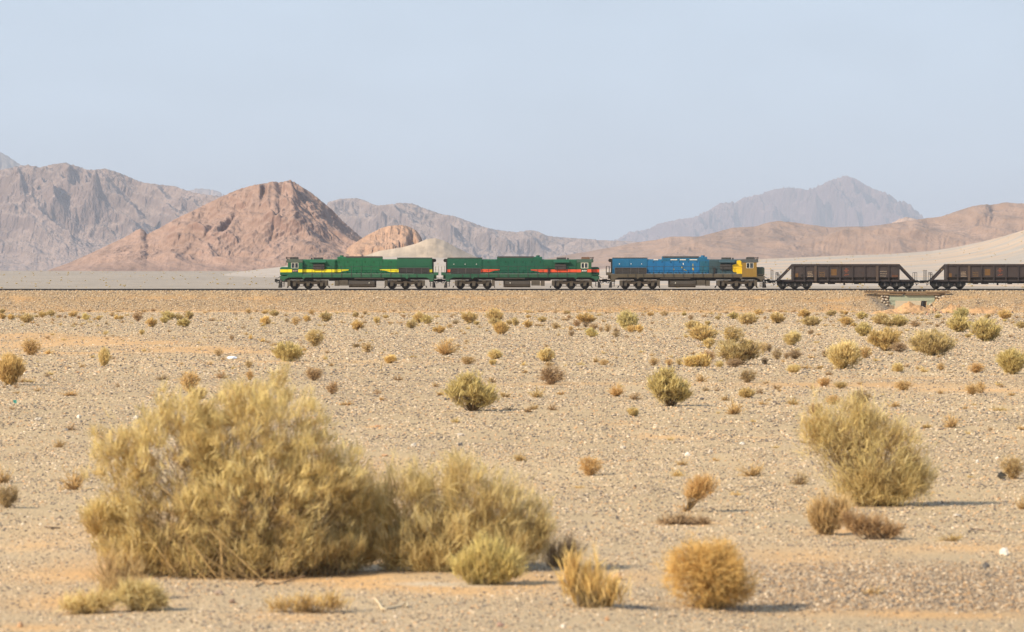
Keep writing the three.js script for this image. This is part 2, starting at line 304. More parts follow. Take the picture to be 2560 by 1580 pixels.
mountain('mountain', 'hazy blue mountain with a high peak behind the ore wagons', {
  sil: [[1480, 620], [1540, 599], [1573, 580], [1623, 572], [1644, 559], [1702, 547], [1736, 543], [1773, 524], [1802, 507], [1840, 505], [1856, 495], [1902, 485], [1935, 472], [1977, 468], [2015, 474], [2040, 468], [2065, 455], [2090, 445], [2119, 439], [2140, 447], [2160, 460], [2189, 474], [2223, 485], [2244, 503], [2260, 502], [2285, 520], [2310, 545], [2360, 570], [2440, 600]],
  d: 20000, front: 900, back: 260, nx: 440, nz: 170, seed: 31, lam: 170, amp: 1.0, big: 2.0, bump: 0.12, pow: 1.0, drops: 60000, color: rockCol([0.165, 0.100, 0.108], [0.275, 0.175, 0.168]) });
mountain('hill', 'small peach-coloured knoll below the right end of the hazy blue mountain', { sil: [[2180, 575], [2225, 560], [2246, 548], [2266, 542], [2284, 546], [2310, 552], [2370, 570]], d: 7000, front: 160, back: 60, nx: 90, nz: 50, seed: 37, lam: 40, amp: 0.1, big: 0.4, drops: 3000, category: 'hill', color: rockCol([0.42, 0.27, 0.19], [0.48, 0.32, 0.23]) });
mountain('hill', 'smooth brown hills rising to the right behind the ore wagons', {
  sil: [[1340, 652], [1400, 640], [1470, 628], [1540, 616], [1582, 607], [1640, 599], [1677, 591], [1748, 591], [1790, 580], [1831, 569], [1886, 566], [1923, 555], [1948, 552], [1981, 555], [2031, 562], [2073, 568], [2123, 566], [2164, 566], [2206, 561], [2269, 552], [2310, 546], [2352, 541], [2393, 527], [2435, 514], [2464, 510], [2481, 512], [2514, 505], [2539, 508], [2570, 508], [2660, 498], [2800, 500]],
  d: 4600, front: 430, back: 80, nx: 480, nz: 190, seed: 41, bump: 0.03, lam: 110, amp: 0.26, big: 0.7, pow: 1.0, drops: 60000, rate: 0.16, rough: 0.006, category: 'hill', color: rockCol([0.195, 0.122, 0.088], [0.300, 0.193, 0.137], 0.2, 0.5) });
mountain('hill', 'steep red rocky hill with dark gullies behind the lead locomotive', {
  sil: [[60, 690], [110, 678], [175, 655], [246, 623], [316, 590], [340, 575], [351, 570], [360, 574], [368, 584], [397, 570], [439, 546], [498, 518], [548, 493], [597, 472], [632, 462], [667, 456], [688, 452], [697, 456], [712, 452], [727, 449], [738, 455], [748, 462], [779, 481], [807, 504], [832, 525], [856, 551], [878, 570], [905, 594], [960, 625], [1030, 655], [1100, 680]],
  d: 3000, front: 150, back: 45, nx: 560, nz: 240, seed: 53, bump: 0.04, lam: 40, amp: 0.28, big: 0.5, strata: 0.05, dip: 0.55, sl: 5.5, pow: 1.12, drops: 100000, category: 'hill', rough: 0.012,
  cuts: [[578, 0.70, 12, 0.11, 0.10, 170], [562, 0.60, 9, 0.07, 0.08, 200], [612, 0.78, 11, 0.08, 0.09, 150], [660, 0.86, 7, 0.10, 0.09, 40], [744, 0.90, 13, 0.11, 0.09, -120], [706, 0.9, 6, 0.10, 0.05, 30], [366, 0.86, 8, 0.16, 0.05, 30], [522, 0.56, 8, 0.06, 0.06, 190], [452, 0.62, 11, 0.06, 0.05, 220], [822, 0.85, 9, 0.08, 0.06, -90], [470, 0.45, 9, 0.05, 0.05, 220], [690, 0.55, 5, 0.2, 0.03, 120]],
  color: rockCol([0.225, 0.138, 0.112], [0.325, 0.212, 0.168], 0.3, 0.55) });
mountain('hill', 'small orange hill with a shaded cliff right of the red hill', {
  sil: [[820, 650], [878, 612], [917, 587], [955, 568], [976, 563], [1005, 561], [1026, 567], [1040, 575], [1052, 590], [1060, 612], [1075, 640], [1100, 660]],
  d: 2930, front: 90, back: 40, nx: 200, nz: 100, seed: 61, lam: 30, amp: 0.2, big: 0.4, pow: 1.0, drops: 18000, category: 'hill', cuts: [[1030, 0.72, 10, 0.2, 0.25, 10], [1000, 0.5, 10, 0.14, 0.16, 20], [910, 0.55, 9, 0.12, 0.12, 20]], color: rockCol([0.27, 0.15, 0.10], [0.42, 0.26, 0.175], 0.3, 0.6) });
mountain('hill', 'smooth pale sand-coloured mound behind the gap between the green locomotives', {
  sil: [[850, 672], [885, 648], [948, 626], [1005, 617], [1040, 608], [1068, 596], [1089, 594], [1110, 600], [1131, 612], [1159, 626], [1187, 640], [1240, 660]],
  d: 2800, front: 110, back: 45, nx: 180, nz: 80, seed: 67, bump: 0.015, lam: 40, amp: 0.05, big: 0.2, drops: 4000, rate: 0.1, rough: 0.004, category: 'hill', color: rockCol([0.40, 0.315, 0.235], [0.44, 0.35, 0.265]) });
mountain('alluvial_fan', 'pale gravel fan at the foot of the red hill', {
  sil: [[420, 690], [560, 683], [700, 666], [800, 652], [900, 645], [1000, 640], [1190, 646], [1330, 655], [1450, 668], [1560, 680]],
  d: 2740, front: 700, back: 120, nx: 300, nz: 90, seed: 71, bump: 0.004, lam: 160, amp: 0.01, big: 0.03, pow: 1.5, drops: 0, rough: 0.01, category: 'slope', color: (x, y, z, st, n, f) => tint([0.40, 0.335, 0.28], 1 + 0.14 * n + 0.14 * f) });
mountain('gravel_slope', 'long pale gravel slope rising to the right edge behind the ore wagons', {
  sil: [[1300, 688], [1420, 682], [1540, 668], [1790, 654], [1915, 646], [2123, 637], [2227, 634], [2331, 626], [2393, 616], [2456, 603], [2518, 587], [2560, 574], [2660, 552], [2800, 530]],
  d: 3000, front: 1500, back: 120, nx: 420, nz: 160, seed: 73, bump: 0.004, lam: 200, amp: 0.006, big: 0.02, pow: 1.25, drops: 6000, rate: 0.08, rough: 0.012, category: 'slope',
  color: (x, y, z, st, n, f) => tint(mix3([0.375, 0.325, 0.275], [0.47, 0.35, 0.25], sstep(0.1, 0.5, fbm(x / 400 + 3, (z + y * 900) / 38, 3) + 0.25)), 1 + 0.12 * n + 0.12 * f) });

// ---------------------------------------------------------------- railway embankment, track and bridge
const RAIL = 2.79, DN = 554.1;                                     // rail top, distance of the near side of the train
const pxX = (px, d = DN) => (px - 1280) / F * d;
const GAP0 = pxX(2237, 552.5), GAP1 = pxX(2316, 552.5);
function bankY(x, z) {                                             // height of the ballast and the bank at x, across z
  const a = Math.abs(z), n = 0.16 * fbm(x * 0.22, z * 0.5 + 3, 3) + 0.10 * fbm(x * 0.9, z * 1.3, 3);
  const shoulder = 2.02 + 0.12 * fbm(x * 0.3, 5, 2), top = 2.56;
  let y = a < 1.75 ? top : a < shoulder + 0.55 ? lerp(top, 2.14, (a - 1.75) / (shoulder - 1.2)) : 2.14 - (a - shoulder - 0.55) * 0.66;
  if (a > 1.9) y += n * sstep(1.9, 3, a);
  if (z > 2) {                                                     // the right half is lower and hollowed beside the bridge
    const q = sstep(50, 56, x) * sstep(74, 60, x);
    y -= 0.35 * q * sstep(2.4, 4, a) * (0.6 + fbm(x * 0.5, 9, 2));
    const wob = 0.25 * fbm(x * 0.9, z * 0.8 + 7, 3), cut = x < 50 ? (GAP0 - 0.72 - x) * 0.66 + 0.05 + wob : (x - GAP1 - 0.55) * 1.1 + 0.15 + wob;
    y = Math.min(y, lerp(y, Math.max(cut, -0.3), sstep(2.45, 2.9, z)));
  }
  return y;
}
const stoneGrain = tex(512, 512, (u, v) => {
  const a = tile(u, v, 44, 3), b = tile(u + 0.3, v, 17, 2), c = 0.92 + 0.9 * a + 0.16 * b;
  return [c + 0.03, c, c - 0.05 - 0.1 * b];
});
const stoneBump = tex(512, 512, (u, v) => { const h = 0.5 + 0.8 * tile(u, v, 44, 2) + 0.2 * tile(u, v, 15, 2); return [h, h, h]; }, [1, 1], false);
stoneGrain.repeat.set(1 / 4.3, 1 / 4.3); stoneBump.repeat.set(1 / 4.3, 1 / 4.3);
const bankColor = (x, y, z) => {
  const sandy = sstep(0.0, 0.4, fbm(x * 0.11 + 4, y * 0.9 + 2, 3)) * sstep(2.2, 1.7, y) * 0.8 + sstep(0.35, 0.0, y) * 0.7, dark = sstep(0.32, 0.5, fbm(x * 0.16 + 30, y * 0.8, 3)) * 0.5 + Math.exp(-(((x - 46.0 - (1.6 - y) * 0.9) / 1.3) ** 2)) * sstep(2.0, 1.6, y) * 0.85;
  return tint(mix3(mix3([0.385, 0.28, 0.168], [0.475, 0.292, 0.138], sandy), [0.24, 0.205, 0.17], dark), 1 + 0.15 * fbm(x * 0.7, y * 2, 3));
};
const bankMat = std(rgb(1, 1, 1), 0.95, { vertexColors: true, map: stoneGrain, bumpMap: stoneBump, bumpScale: 0.10 });
{
  const bank = new THREE.Group(); bank.name = numbered('railway_embankment'); scene.add(bank);
  tag(bank, 'gravel railway embankment carrying the track across the desert', 'embankment', null, 'structure');
  const build = (x0, x1, name) => {
    const xs = [], zs = [-9, -6, -4, -2.6, -1.75, 0, 1.4]; for (let z = 1.75; z < 7.6; z += 0.16) zs.push(z);
    for (let x = x0; x < x1; x += (x > -72 && x < 72) ? 0.3 : 8) xs.push(x);
    xs.push(x1);
    const nx = xs.length, nz = zs.length, P = [], C = [], U = [], I = [];
    for (let j = 0; j < nz; j++) for (let i = 0; i < nx; i++) {
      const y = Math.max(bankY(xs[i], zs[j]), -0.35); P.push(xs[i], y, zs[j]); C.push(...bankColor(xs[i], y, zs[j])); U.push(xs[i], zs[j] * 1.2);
      if (i && j) { const k = j * nx + i; I.push(k - nx - 1, k, k - nx, k - nx - 1, k - 1, k); }
    }
    const g = new THREE.BufferGeometry(); g.setAttribute('position', new THREE.Float32BufferAttribute(P, 3)); g.setAttribute('color', new THREE.Float32BufferAttribute(C, 3)); g.setAttribute('uv', new THREE.Float32BufferAttribute(U, 2));
    g.setIndex(I); g.computeVertexNormals();
    const m = new THREE.Mesh(g, bankMat); m.name = name; bank.add(m);
  };
  build(-900, GAP0, 'bank_slope'); build(GAP1, 900, 'bank_slope');
}
const railMat = std(rgb(0.035, 0.028, 0.024), 0.6, { metalness: 0.3 });
{
  const track = new THREE.Group(); track.name = numbered('railway_track'); scene.add(track);
  tag(track, 'dark steel railway track along the top of the embankment', 'railway track', null, 'structure');
  for (const z of [-0.75, 0.75]) obj('rail', [span(-900, 900, RAIL - 0.045, RAIL, z - 0.037, z + 0.037), span(-900, 900, RAIL - 0.15, RAIL - 0.045, z - 0.012, z + 0.012), span(-900, 900, RAIL - 0.175, RAIL - 0.15, z - 0.07, z + 0.07)], railMat, track);
  const s = []; for (let x = -75; x < 75; x += 0.62) s.push(span(x - 0.12, x + 0.12, 2.44, RAIL - 0.177, -1.25, 1.25));
  const sl = obj('sleepers', s, std(rgb(0.06, 0.048, 0.04), 0.9), track); sl.userData.kind = 'stuff';
}
// loose stones: a few angular shapes shared by all of them
function pebble(seed, flat) {
  const g = new THREE.IcosahedronGeometry(0.5, 0), p = g.attributes.position, r = rngOf(seed), moved = new Map();
  for (let i = 0; i < p.count; i++) {
    const key = [p.getX(i), p.getY(i), p.getZ(i)].map((v) => v.toFixed(3)).join();
    if (!moved.has(key)) moved.set(key, [0.7 + 0.6 * r(), 0.7 + 0.6 * r(), 0.7 + 0.6 * r()]);
    const k = moved.get(key); p.setXYZ(i, p.getX(i) * k[0], p.getY(i) * k[1] * flat, p.getZ(i) * k[2]);
  }
  g.computeVertexNormals(); return g;
}
function scatter(name, label, category, count, seed, geo, place, kind = 'stuff') {
  const r = rngOf(seed), m = new THREE.InstancedMesh(geo, std(rgb(1, 1, 1), 0.9), count), M = new THREE.Matrix4(), q = new THREE.Quaternion(), c = new THREE.Color(), up = new THREE.Euler();
  for (let i = 0; i < count; i++) {
    const o = place(r, i); up.set((r() - 0.5) * 0.7, r() * 6.28, (r() - 0.5) * 0.7); q.setFromEuler(up);
    M.compose(new THREE.Vector3(...o.p), q, new THREE.Vector3(o.s * (0.8 + 0.5 * r()), o.s * (0.7 + 0.5 * r()), o.s * (0.8 + 0.5 * r())));
    m.setMatrixAt(i, M); c.setRGB(...o.c); m.setColorAt(i, c);
  }
  m.name = numbered(name); scene.add(m); return tag(m, label, category, null, kind);
}
const gauss = (r) => (r() + r() + r() - 1.5) / 1.5;
{
  const cols = [[0.46, 0.345, 0.225], [0.52, 0.40, 0.275], [0.35, 0.262, 0.175], [0.22, 0.17, 0.125], [0.48, 0.315, 0.175], [0.57, 0.46, 0.335]];
  for (let k = 0; k < 2; k++) scatter('ballast', 'loose pale ballast stones covering the embankment slope', 'ballast', 21000, 900 + k, pebble(70 + k, 0.8), (r) => {
    let x, z; do { x = (r() - 0.5) * 136; z = 1.7 + Math.pow(r(), 0.9) * 4.6; } while (x > GAP0 - 0.1 && x < GAP1 + 0.1 || fbm(x * 0.11 + 4, (2.1 - (z - 2.5) * 0.66) * 0.9 + 2, 3) > 0.02 + 0.5 * r() && z > 2.6);
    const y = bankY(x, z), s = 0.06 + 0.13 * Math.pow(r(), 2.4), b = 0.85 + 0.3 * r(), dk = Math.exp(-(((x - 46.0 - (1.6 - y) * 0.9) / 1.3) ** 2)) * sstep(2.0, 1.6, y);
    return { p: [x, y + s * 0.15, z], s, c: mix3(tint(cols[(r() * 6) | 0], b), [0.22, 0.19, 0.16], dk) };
  });
}
{
  const br = thing('culvert_bridge', 'small railway bridge with a pale green concrete beam and old timbers under the ore wagons', 'bridge', [(GAP0 + GAP1) / 2, 0, 0]);
  const w = (GAP1 - GAP0) / 2, cx = (GAP0 + GAP1) / 2, X = (px) => pxX(px, 552.4) - cx, Y = (py) => EYE - (py - HOR) / F * 552.4;
  const conc = tex(256, 256, (u, v) => { const a = 0.86 + 0.22 * tile(u, v, 6, 4) + 0.3 * Math.min(0, tile(u, v, 3, 3, 6, 0.6)); return [a, a, a * 0.98]; });
  conc.repeat.set(1 / 3, 1 / 3);
  const green = std(rgb(0.36, 0.40, 0.31), 0.85, { map: conc }), grey = std(rgb(0.33, 0.30, 0.26), 0.9, { map: conc });
  const bark = tex(256, 256, (u, v) => { const a = 0.8 + 0.5 * tile(u, v, 3, 4, 1, 14) + 0.15 * tile(u, v, 20, 2); return [a, a * 0.97, a * 0.92]; });
  bark.repeat.set(1 / 2, 1 / 0.6);
  const wood = std(rgb(0.18, 0.118, 0.07), 0.9, { map: bark }), wood2 = std(rgb(0.25, 0.175, 0.105), 0.9, { map: bark });
  obj('beam', span(X(2224), X(2337), Y(752), Y(738.5), 2.3, 2.75), green, br);
  obj('pier', span(X(2224), X(2239), Y(765), Y(752) - 0.003, 2.28, 2.70), green, br);
  obj('pier', span(X(2318), X(2337), Y(764), Y(752) - 0.003, 2.28, 2.70), green, br);
  obj('deck', span(-w - 0.2, w + 0.2, 1.9, 2.42, -2.6, 2.28), grey, br);
  obj('abutment', span(-w - 1.2, -w - 0.02, -0.4, 1.88, -3.6, 2.26), grey, br);
  obj('abutment', span(w + 0.02, w + 1.2, -0.4, 1.88, -3.6, 2.26), grey, br);
  const logs = [[2160, 2262, 727.5, 732.5, 2.85], [2240, 2330, 728, 733.5, 2.72], [2318, 2376, 728.5, 733, 2.86], [2194, 2258, 734, 737.6, 2.8], [2262, 2352, 733.8, 738, 2.86], [2300, 2366, 733.2, 736.5, 2.72], [2225, 2300, 730, 735.5, 2.66]];
  logs.forEach(([a, b, c, d, z], i) => {
    const x0 = X(a), x1 = X(b), h = (d - c) / 20, ym = (Y(c) + Y(d)) / 2, sl = (i % 3 - 1) * 0.035;
    obj('timber', plate([[x0, ym - h / 2 - sl + 0.03], [x0 + 0.2, ym - h / 2 - sl], [x1 - 0.15, ym - h / 2 + sl], [x1, ym + sl * 1.2], [x1 - 0.3, ym + h / 2 + sl], [(x0 + x1) / 2, ym + h / 2 - 0.02], [x0 + 0.3, ym + h / 2 - sl], [x0 - 0.05, ym - sl]], z - 0.13, z + 0.13), i % 2 ? wood2 : wood, br);
  });
  const r = rngOf(77), stoneM = [std(rgb(0.42, 0.35, 0.27), 0.9), std(rgb(0.34, 0.285, 0.225), 0.9), std(rgb(0.48, 0.40, 0.31), 0.9)], put = (px, py, s, sy, z, name = 'stone') => {
    const m = obj(name, pebble(500 + (r() * 40 | 0), 0.8).scale(s, sy, s * 0.9).translate(X(px), Y(py), z), stoneM[(r() * 3) | 0], br); return m;
  };
  for (const [px, py] of [[2206, 741], [2213, 741], [2219, 742], [2208, 748], [2216, 749], [2221, 755], [2212, 756], [2218, 762], [2205, 753]]) put(px, py, 0.42, 0.36, 2.75);
  for (const [px, py] of [[2342, 742], [2350, 744], [2358, 742], [2345, 750], [2354, 751], [2362, 750], [2341, 757], [2350, 759], [2330, 768], [2343, 766], [2356, 760], [2326, 762]]) put(px, py, 0.46, 0.38, 2.85);
}
// heaps of orange earth, rubble and boulders round the bridge
{
  const heapM = std(rgb(0.53, 0.325, 0.170), 0.95, { map: stoneGrain, bumpMap: stoneBump, bumpScale: 0.06 });
  const heap = (px, py, w, h, dz, label, seed) => {
    const a = onGround(px, py), g = new THREE.PlaneGeometry(2.4, 2.4, 70, 50).rotateX(-Math.PI / 2), p = g.attributes.position, s = F / a.d;
    for (let i = 0; i < p.count; i++) {
      const x = p.getX(i), z = p.getZ(i), q = Math.hypot(x + 0.35 * fbm(x * 1.5 + seed, z * 1.5, 3), z + 0.3 * fbm(x * 1.7, z * 1.5 + seed, 3)), y = Math.pow(clamp(1 - q), 0.8) * (0.75 + 0.55 * fbm(x * 2.5 + seed * 2, z * 2.5, 4)) + 0.10 * fbm(x * 9, z * 9 + seed, 3) * clamp(1.15 - q);
      p.setXYZ(i, x * w / s / 2, y * h / s * 1.15 - 0.07, z * dz);
    }
    g.computeVertexNormals();
    const m = obj('earth_heap', g, heapM); m.position.set(a.x, a.y, a.z);
    tag(m, label, 'earth heap');
  };
  heap(2276, 783, 122, 31, 1.9, 'heap of orange earth in front of the bridge opening', 1);
  heap(2215, 785, 80, 14, 1.2, 'low spill of orange sand below the left pier of the bridge', 5);
  heap(2450, 784, 110, 18, 1.2, 'low bank of orange earth right of the bridge by the pale boulders', 9);
  heap(2385, 783, 80, 26, 1.2, 'slumped orange earth against the embankment just right of the bridge', 13);
}
function rock(px, py, w, h, col, label, group, seed, name = 'stone') {
  const a = onGround(px, py), m = obj(name, (() => { const g = new THREE.IcosahedronGeometry(0.5, 2), p = g.attributes.position; for (let i = 0; i < p.count; i++) { const v = new THREE.Vector3(p.getX(i), p.getY(i), p.getZ(i)), n = 1 + 0.45 * P2(v.x * 2.6 + seed * 3.1, v.y * 2.6 + v.z * 1.7) + 0.25 * P2(v.z * 5 + seed, v.x * 4 - v.y * 3); p.setXYZ(i, v.x * n, v.y * n, v.z * n); } g.scale(w / a.s, h / a.s * 1.3, w / a.s * 0.8).translate(0, h / a.s * 0.42, 0); g.computeVertexNormals(); return g; })(), std(rgb(...col), 0.85));
  m.position.set(a.x, a.y, a.z); m.rotation.y = seed; return tag(m, label, 'stone', group);
}
{
  const r = rngOf(5), spots = [[2290, 781, 9, 6], [2298, 783, 11, 8], [2306, 781, 12, 9], [2313, 784, 10, 7], [2321, 782, 12, 9], [2329, 784, 11, 8], [2337, 782, 13, 12], [2344, 784, 10, 7], [2352, 784, 8, 6], [2311, 777, 9, 7], [2333, 776, 9, 8], [2341, 775, 8, 7], [2302, 788, 7, 4], [2282, 786, 8, 5], [2318, 788, 7, 5]];
  spots.forEach(([x, y, w, h], i) => rock(x, y, w, h, [0.33 + 0.1 * r(), 0.215 + 0.05 * r(), 0.135 + 0.03 * r()], ['leftmost', 'second', 'third', 'fourth', 'fifth', 'sixth', 'largest', 'eighth', 'last'][i] ? `brown rubble stone, ${['leftmost', 'second', 'third', 'fourth', 'fifth', 'sixth', 'largest', 'eighth', 'last'][i]} in the front row of the pile below the bridge` : `brown rubble stone, ${['upper left', 'upper middle', 'upper right', 'lower middle', 'lower left', 'lower right'][i - 9]} of the scattered ones below the bridge`, 'rubble stones below the bridge', 3 + i * 1.3, 'rubble_stone'));
  [[2422, 782], [2430, 783], [2439, 782], [2447, 784], [2455, 783], [2366, 784]].forEach(([x, y], i) => rock(x, y, 6, 4, [0.25, 0.16, 0.11], `small dark brown stone, ${['first', 'second', 'third', 'fourth', 'fifth', 'lone left'][i]} of the row at the embankment foot by the bridge`, 'small stones in a row right of the bridge', 31 + i));
  rock(2520, 775, 38, 12, [0.52, 0.44, 0.35], 'long pale boulder leaning at the embankment foot near the right edge', null, 2.2, 'boulder');
  rock(2544, 770, 26, 9, [0.50, 0.43, 0.34], 'smaller pale boulder right of the long pale boulder', null, 5.1, 'boulder');
  rock(2531, 783, 5, 5, [0.10, 0.075, 0.06], 'tiny dark stone below the pale boulders', null, 8.1);
  rock(2110, 742, 7, 5, [0.55, 0.48, 0.39], 'pale block of stone high on the embankment left of the bridge', null, 1.1);
  const W = [0.66, 0.60, 0.52], D = [0.11, 0.10, 0.095], O = [0.48, 0.29, 0.16], PA = [0.50, 0.43, 0.35];
  for (const [x, y, w, h, c, l] of [
    [197, 1046, 12, 9, W, 'white stone on the gravel left of the great bush, upper left of three'], [340, 1048, 13, 9, W, 'white stone beside the upper left edge of the great bush'], [95, 1052, 14, 8, PA, 'flat pale stone left of the white stone near the left edge'],
    [163, 1078, 15, 7, PA, 'pale stone under the small dry tuft left of the great bush'], [1755, 1000, 11, 6, D, 'dark stone right of the ragged tall shrub'], [1034, 1118, 20, 9, PA, 'broad pale stone right of the great bush top'], [1150, 1114, 14, 7, D, 'dark stone above the second large bush'],
    [1151, 1090, 18, 7, PA, 'pale flat stone farther behind the second large bush'], [962, 1141, 16, 6, O, 'flat reddish stone near the right shoulder of the great bush'], [945, 1067, 15, 5, O, 'orange flat stone behind the great bush'], [1718, 1140, 13, 9, W, 'white stone on the gravel above the leaning dry crown'],
    [1777, 1134, 13, 8, PA, 'pale stone right of the white stone above the leaning dry crown'], [1855, 1113, 12, 7, W, 'white stone left of the large bush at right'], [1558, 1122, 14, 7, PA, 'pale two-toned stone on open gravel in the middle'], [1545, 1450, 26, 15, O, 'orange stone in front of the shadow of the second large bush'],
    [2511, 1388, 26, 17, W, 'large pale stone near the right edge'], [2466, 1423, 17, 15, D, 'dark pointed stone left of the large pale stone'], [2444, 1157, 9, 7, W, 'white pebble right of the large bush, near one'], [2493, 1149, 10, 6, W, 'white pebble next to the dry bush at the right edge'], [2394, 1293, 22, 8, PA, 'pale flat stone right of the shadow of the large bush'],
    [1543, 1298, 8, 9, D, 'small dark stone alone on the gravel left of the prostrate twigs'], [1518, 1552, 14, 10, O, 'orange pebble at the bottom below the grass tussock'], [1408, 1570, 13, 8, W, 'white pebble at the bottom edge below the grass tussock'], [1250, 1567, 18, 9, [0.36, 0.22, 0.16], 'reddish stone at the bottom edge in the middle'],
    [50, 1568, 17, 12, O, 'orange stone at the bottom left corner'], [545, 1488, 24, 12, [0.30, 0.22, 0.16], 'brown rough stone below the great bush'], [580, 1508, 20, 10, [0.24, 0.16, 0.11], 'dark brown clod below the great bush'], [834, 932, 8, 4, D, 'small dark stone on the gravel right of the wooden stake'], [194, 932, 9, 4, O, 'small tan stone left of centre in the gravel'],
    [2072, 1069, 14, 6, W, 'white flat stone left of the dry tufts at mid right'], [1117, 1000, 11, 5, D, 'dark flat stone left of the broad middle shrub'],
  ]) rock(x, y, w, h, c, l, null, x * 0.37 % 7);
}

// ---------------------------------------------------------------- the train
const grime = tex(512, 512, (u, v) => { const a = 0.90 + 0.16 * tile(u, v, 5, 4) + 0.20 * Math.min(0.2, tile(u, v, 4, 4, 7, 0.5)) + 0.06 * tile(u, v, 40, 2); return [a, a * 0.985, a * 0.96]; });
grime.repeat.set(1 / 4, 1 / 3.2);
const rustMap = tex(512, 512, (u, v) => { const a = 0.85 + 0.3 * tile(u, v, 6, 4) + 0.25 * tile(u, v, 3, 3, 5, 0.7), b = sstep(0.15, 0.5, tile(u + 0.4, v, 5, 4)); return [a + 0.25 * b, a + 0.05 * b, a - 0.05 * b]; });
rustMap.repeat.set(1 / 3, 1 / 3);
const paint = (c, rough = 0.85, k = 0.68) => std(rgb(...c.map((v) => v * k)), rough, { map: grime });
const T = {
  black: std(rgb(0.008, 0.0075, 0.007), 0.8), wheel: std(rgb(0.012, 0.010, 0.009), 0.7, { metalness: 0.3 }), frame: std(rgb(0.060, 0.045, 0.031), 0.85, { map: rustMap }), box: std(rgb(0.085, 0.070, 0.052), 0.8, { map: rustMap }),
  tank: std(rgb(0.055, 0.046, 0.037), 0.6, { map: rustMap }), grille: std(rgb(0.016, 0.015, 0.015), 0.8), slat: std(rgb(0.075, 0.068, 0.066), 0.75), roof: std(rgb(0.05, 0.05, 0.05), 0.8, { map: grime }), rail: std(rgb(0.025, 0.025, 0.025), 0.7), pale: std(rgb(0.55, 0.53, 0.46), 0.6),
  glass: new THREE.MeshPhysicalMaterial({ color: rgb(0.55, 0.58, 0.58), transmission: 1, thickness: 0, roughness: 0.04, ior: 1.5 }), dark: std(rgb(0.02, 0.02, 0.022), 0.7), lamp: std(rgb(0.5, 0.5, 0.48), 0.2), orange: std(rgb(0.40, 0.26, 0.12), 0.8, { map: rustMap }), white: std(rgb(0.7, 0.7, 0.66), 0.6),
};
function letters(text, w, h, color, draw) {                        // a print on its own small sheet
  const c = document.createElement('canvas'); c.width = 256; c.height = Math.round(256 * h / w); const g = c.getContext('2d');
  g.clearRect(0, 0, c.width, c.height); g.fillStyle = g.strokeStyle = color;
  if (draw) draw(g, c.width, c.height); else { g.font = 'bold ' + Math.round(c.height * 0.9) + 'px sans-serif'; g.textAlign = 'center'; g.textBaseline = 'middle'; g.fillText(text, c.width / 2, c.height * 0.54, c.width * 0.96); }
  const t = new THREE.CanvasTexture(c); t.colorSpace = THREE.SRGBColorSpace;
  return std(rgb(1, 1, 1), 0.7, { map: t, transparent: true });
}
function print(name, mat, x, y, z, w, h, side, parent) {
  const m = new THREE.Mesh(new THREE.PlaneGeometry(w, h), mat); m.name = name; m.position.set(x, y, z * side); if (side < 0) m.rotation.y = Math.PI; parent.add(m); return m;
}
const LX = (v) => (v - 1236) * 0.009459, LY = (v) => (650 - v) * 0.009459;
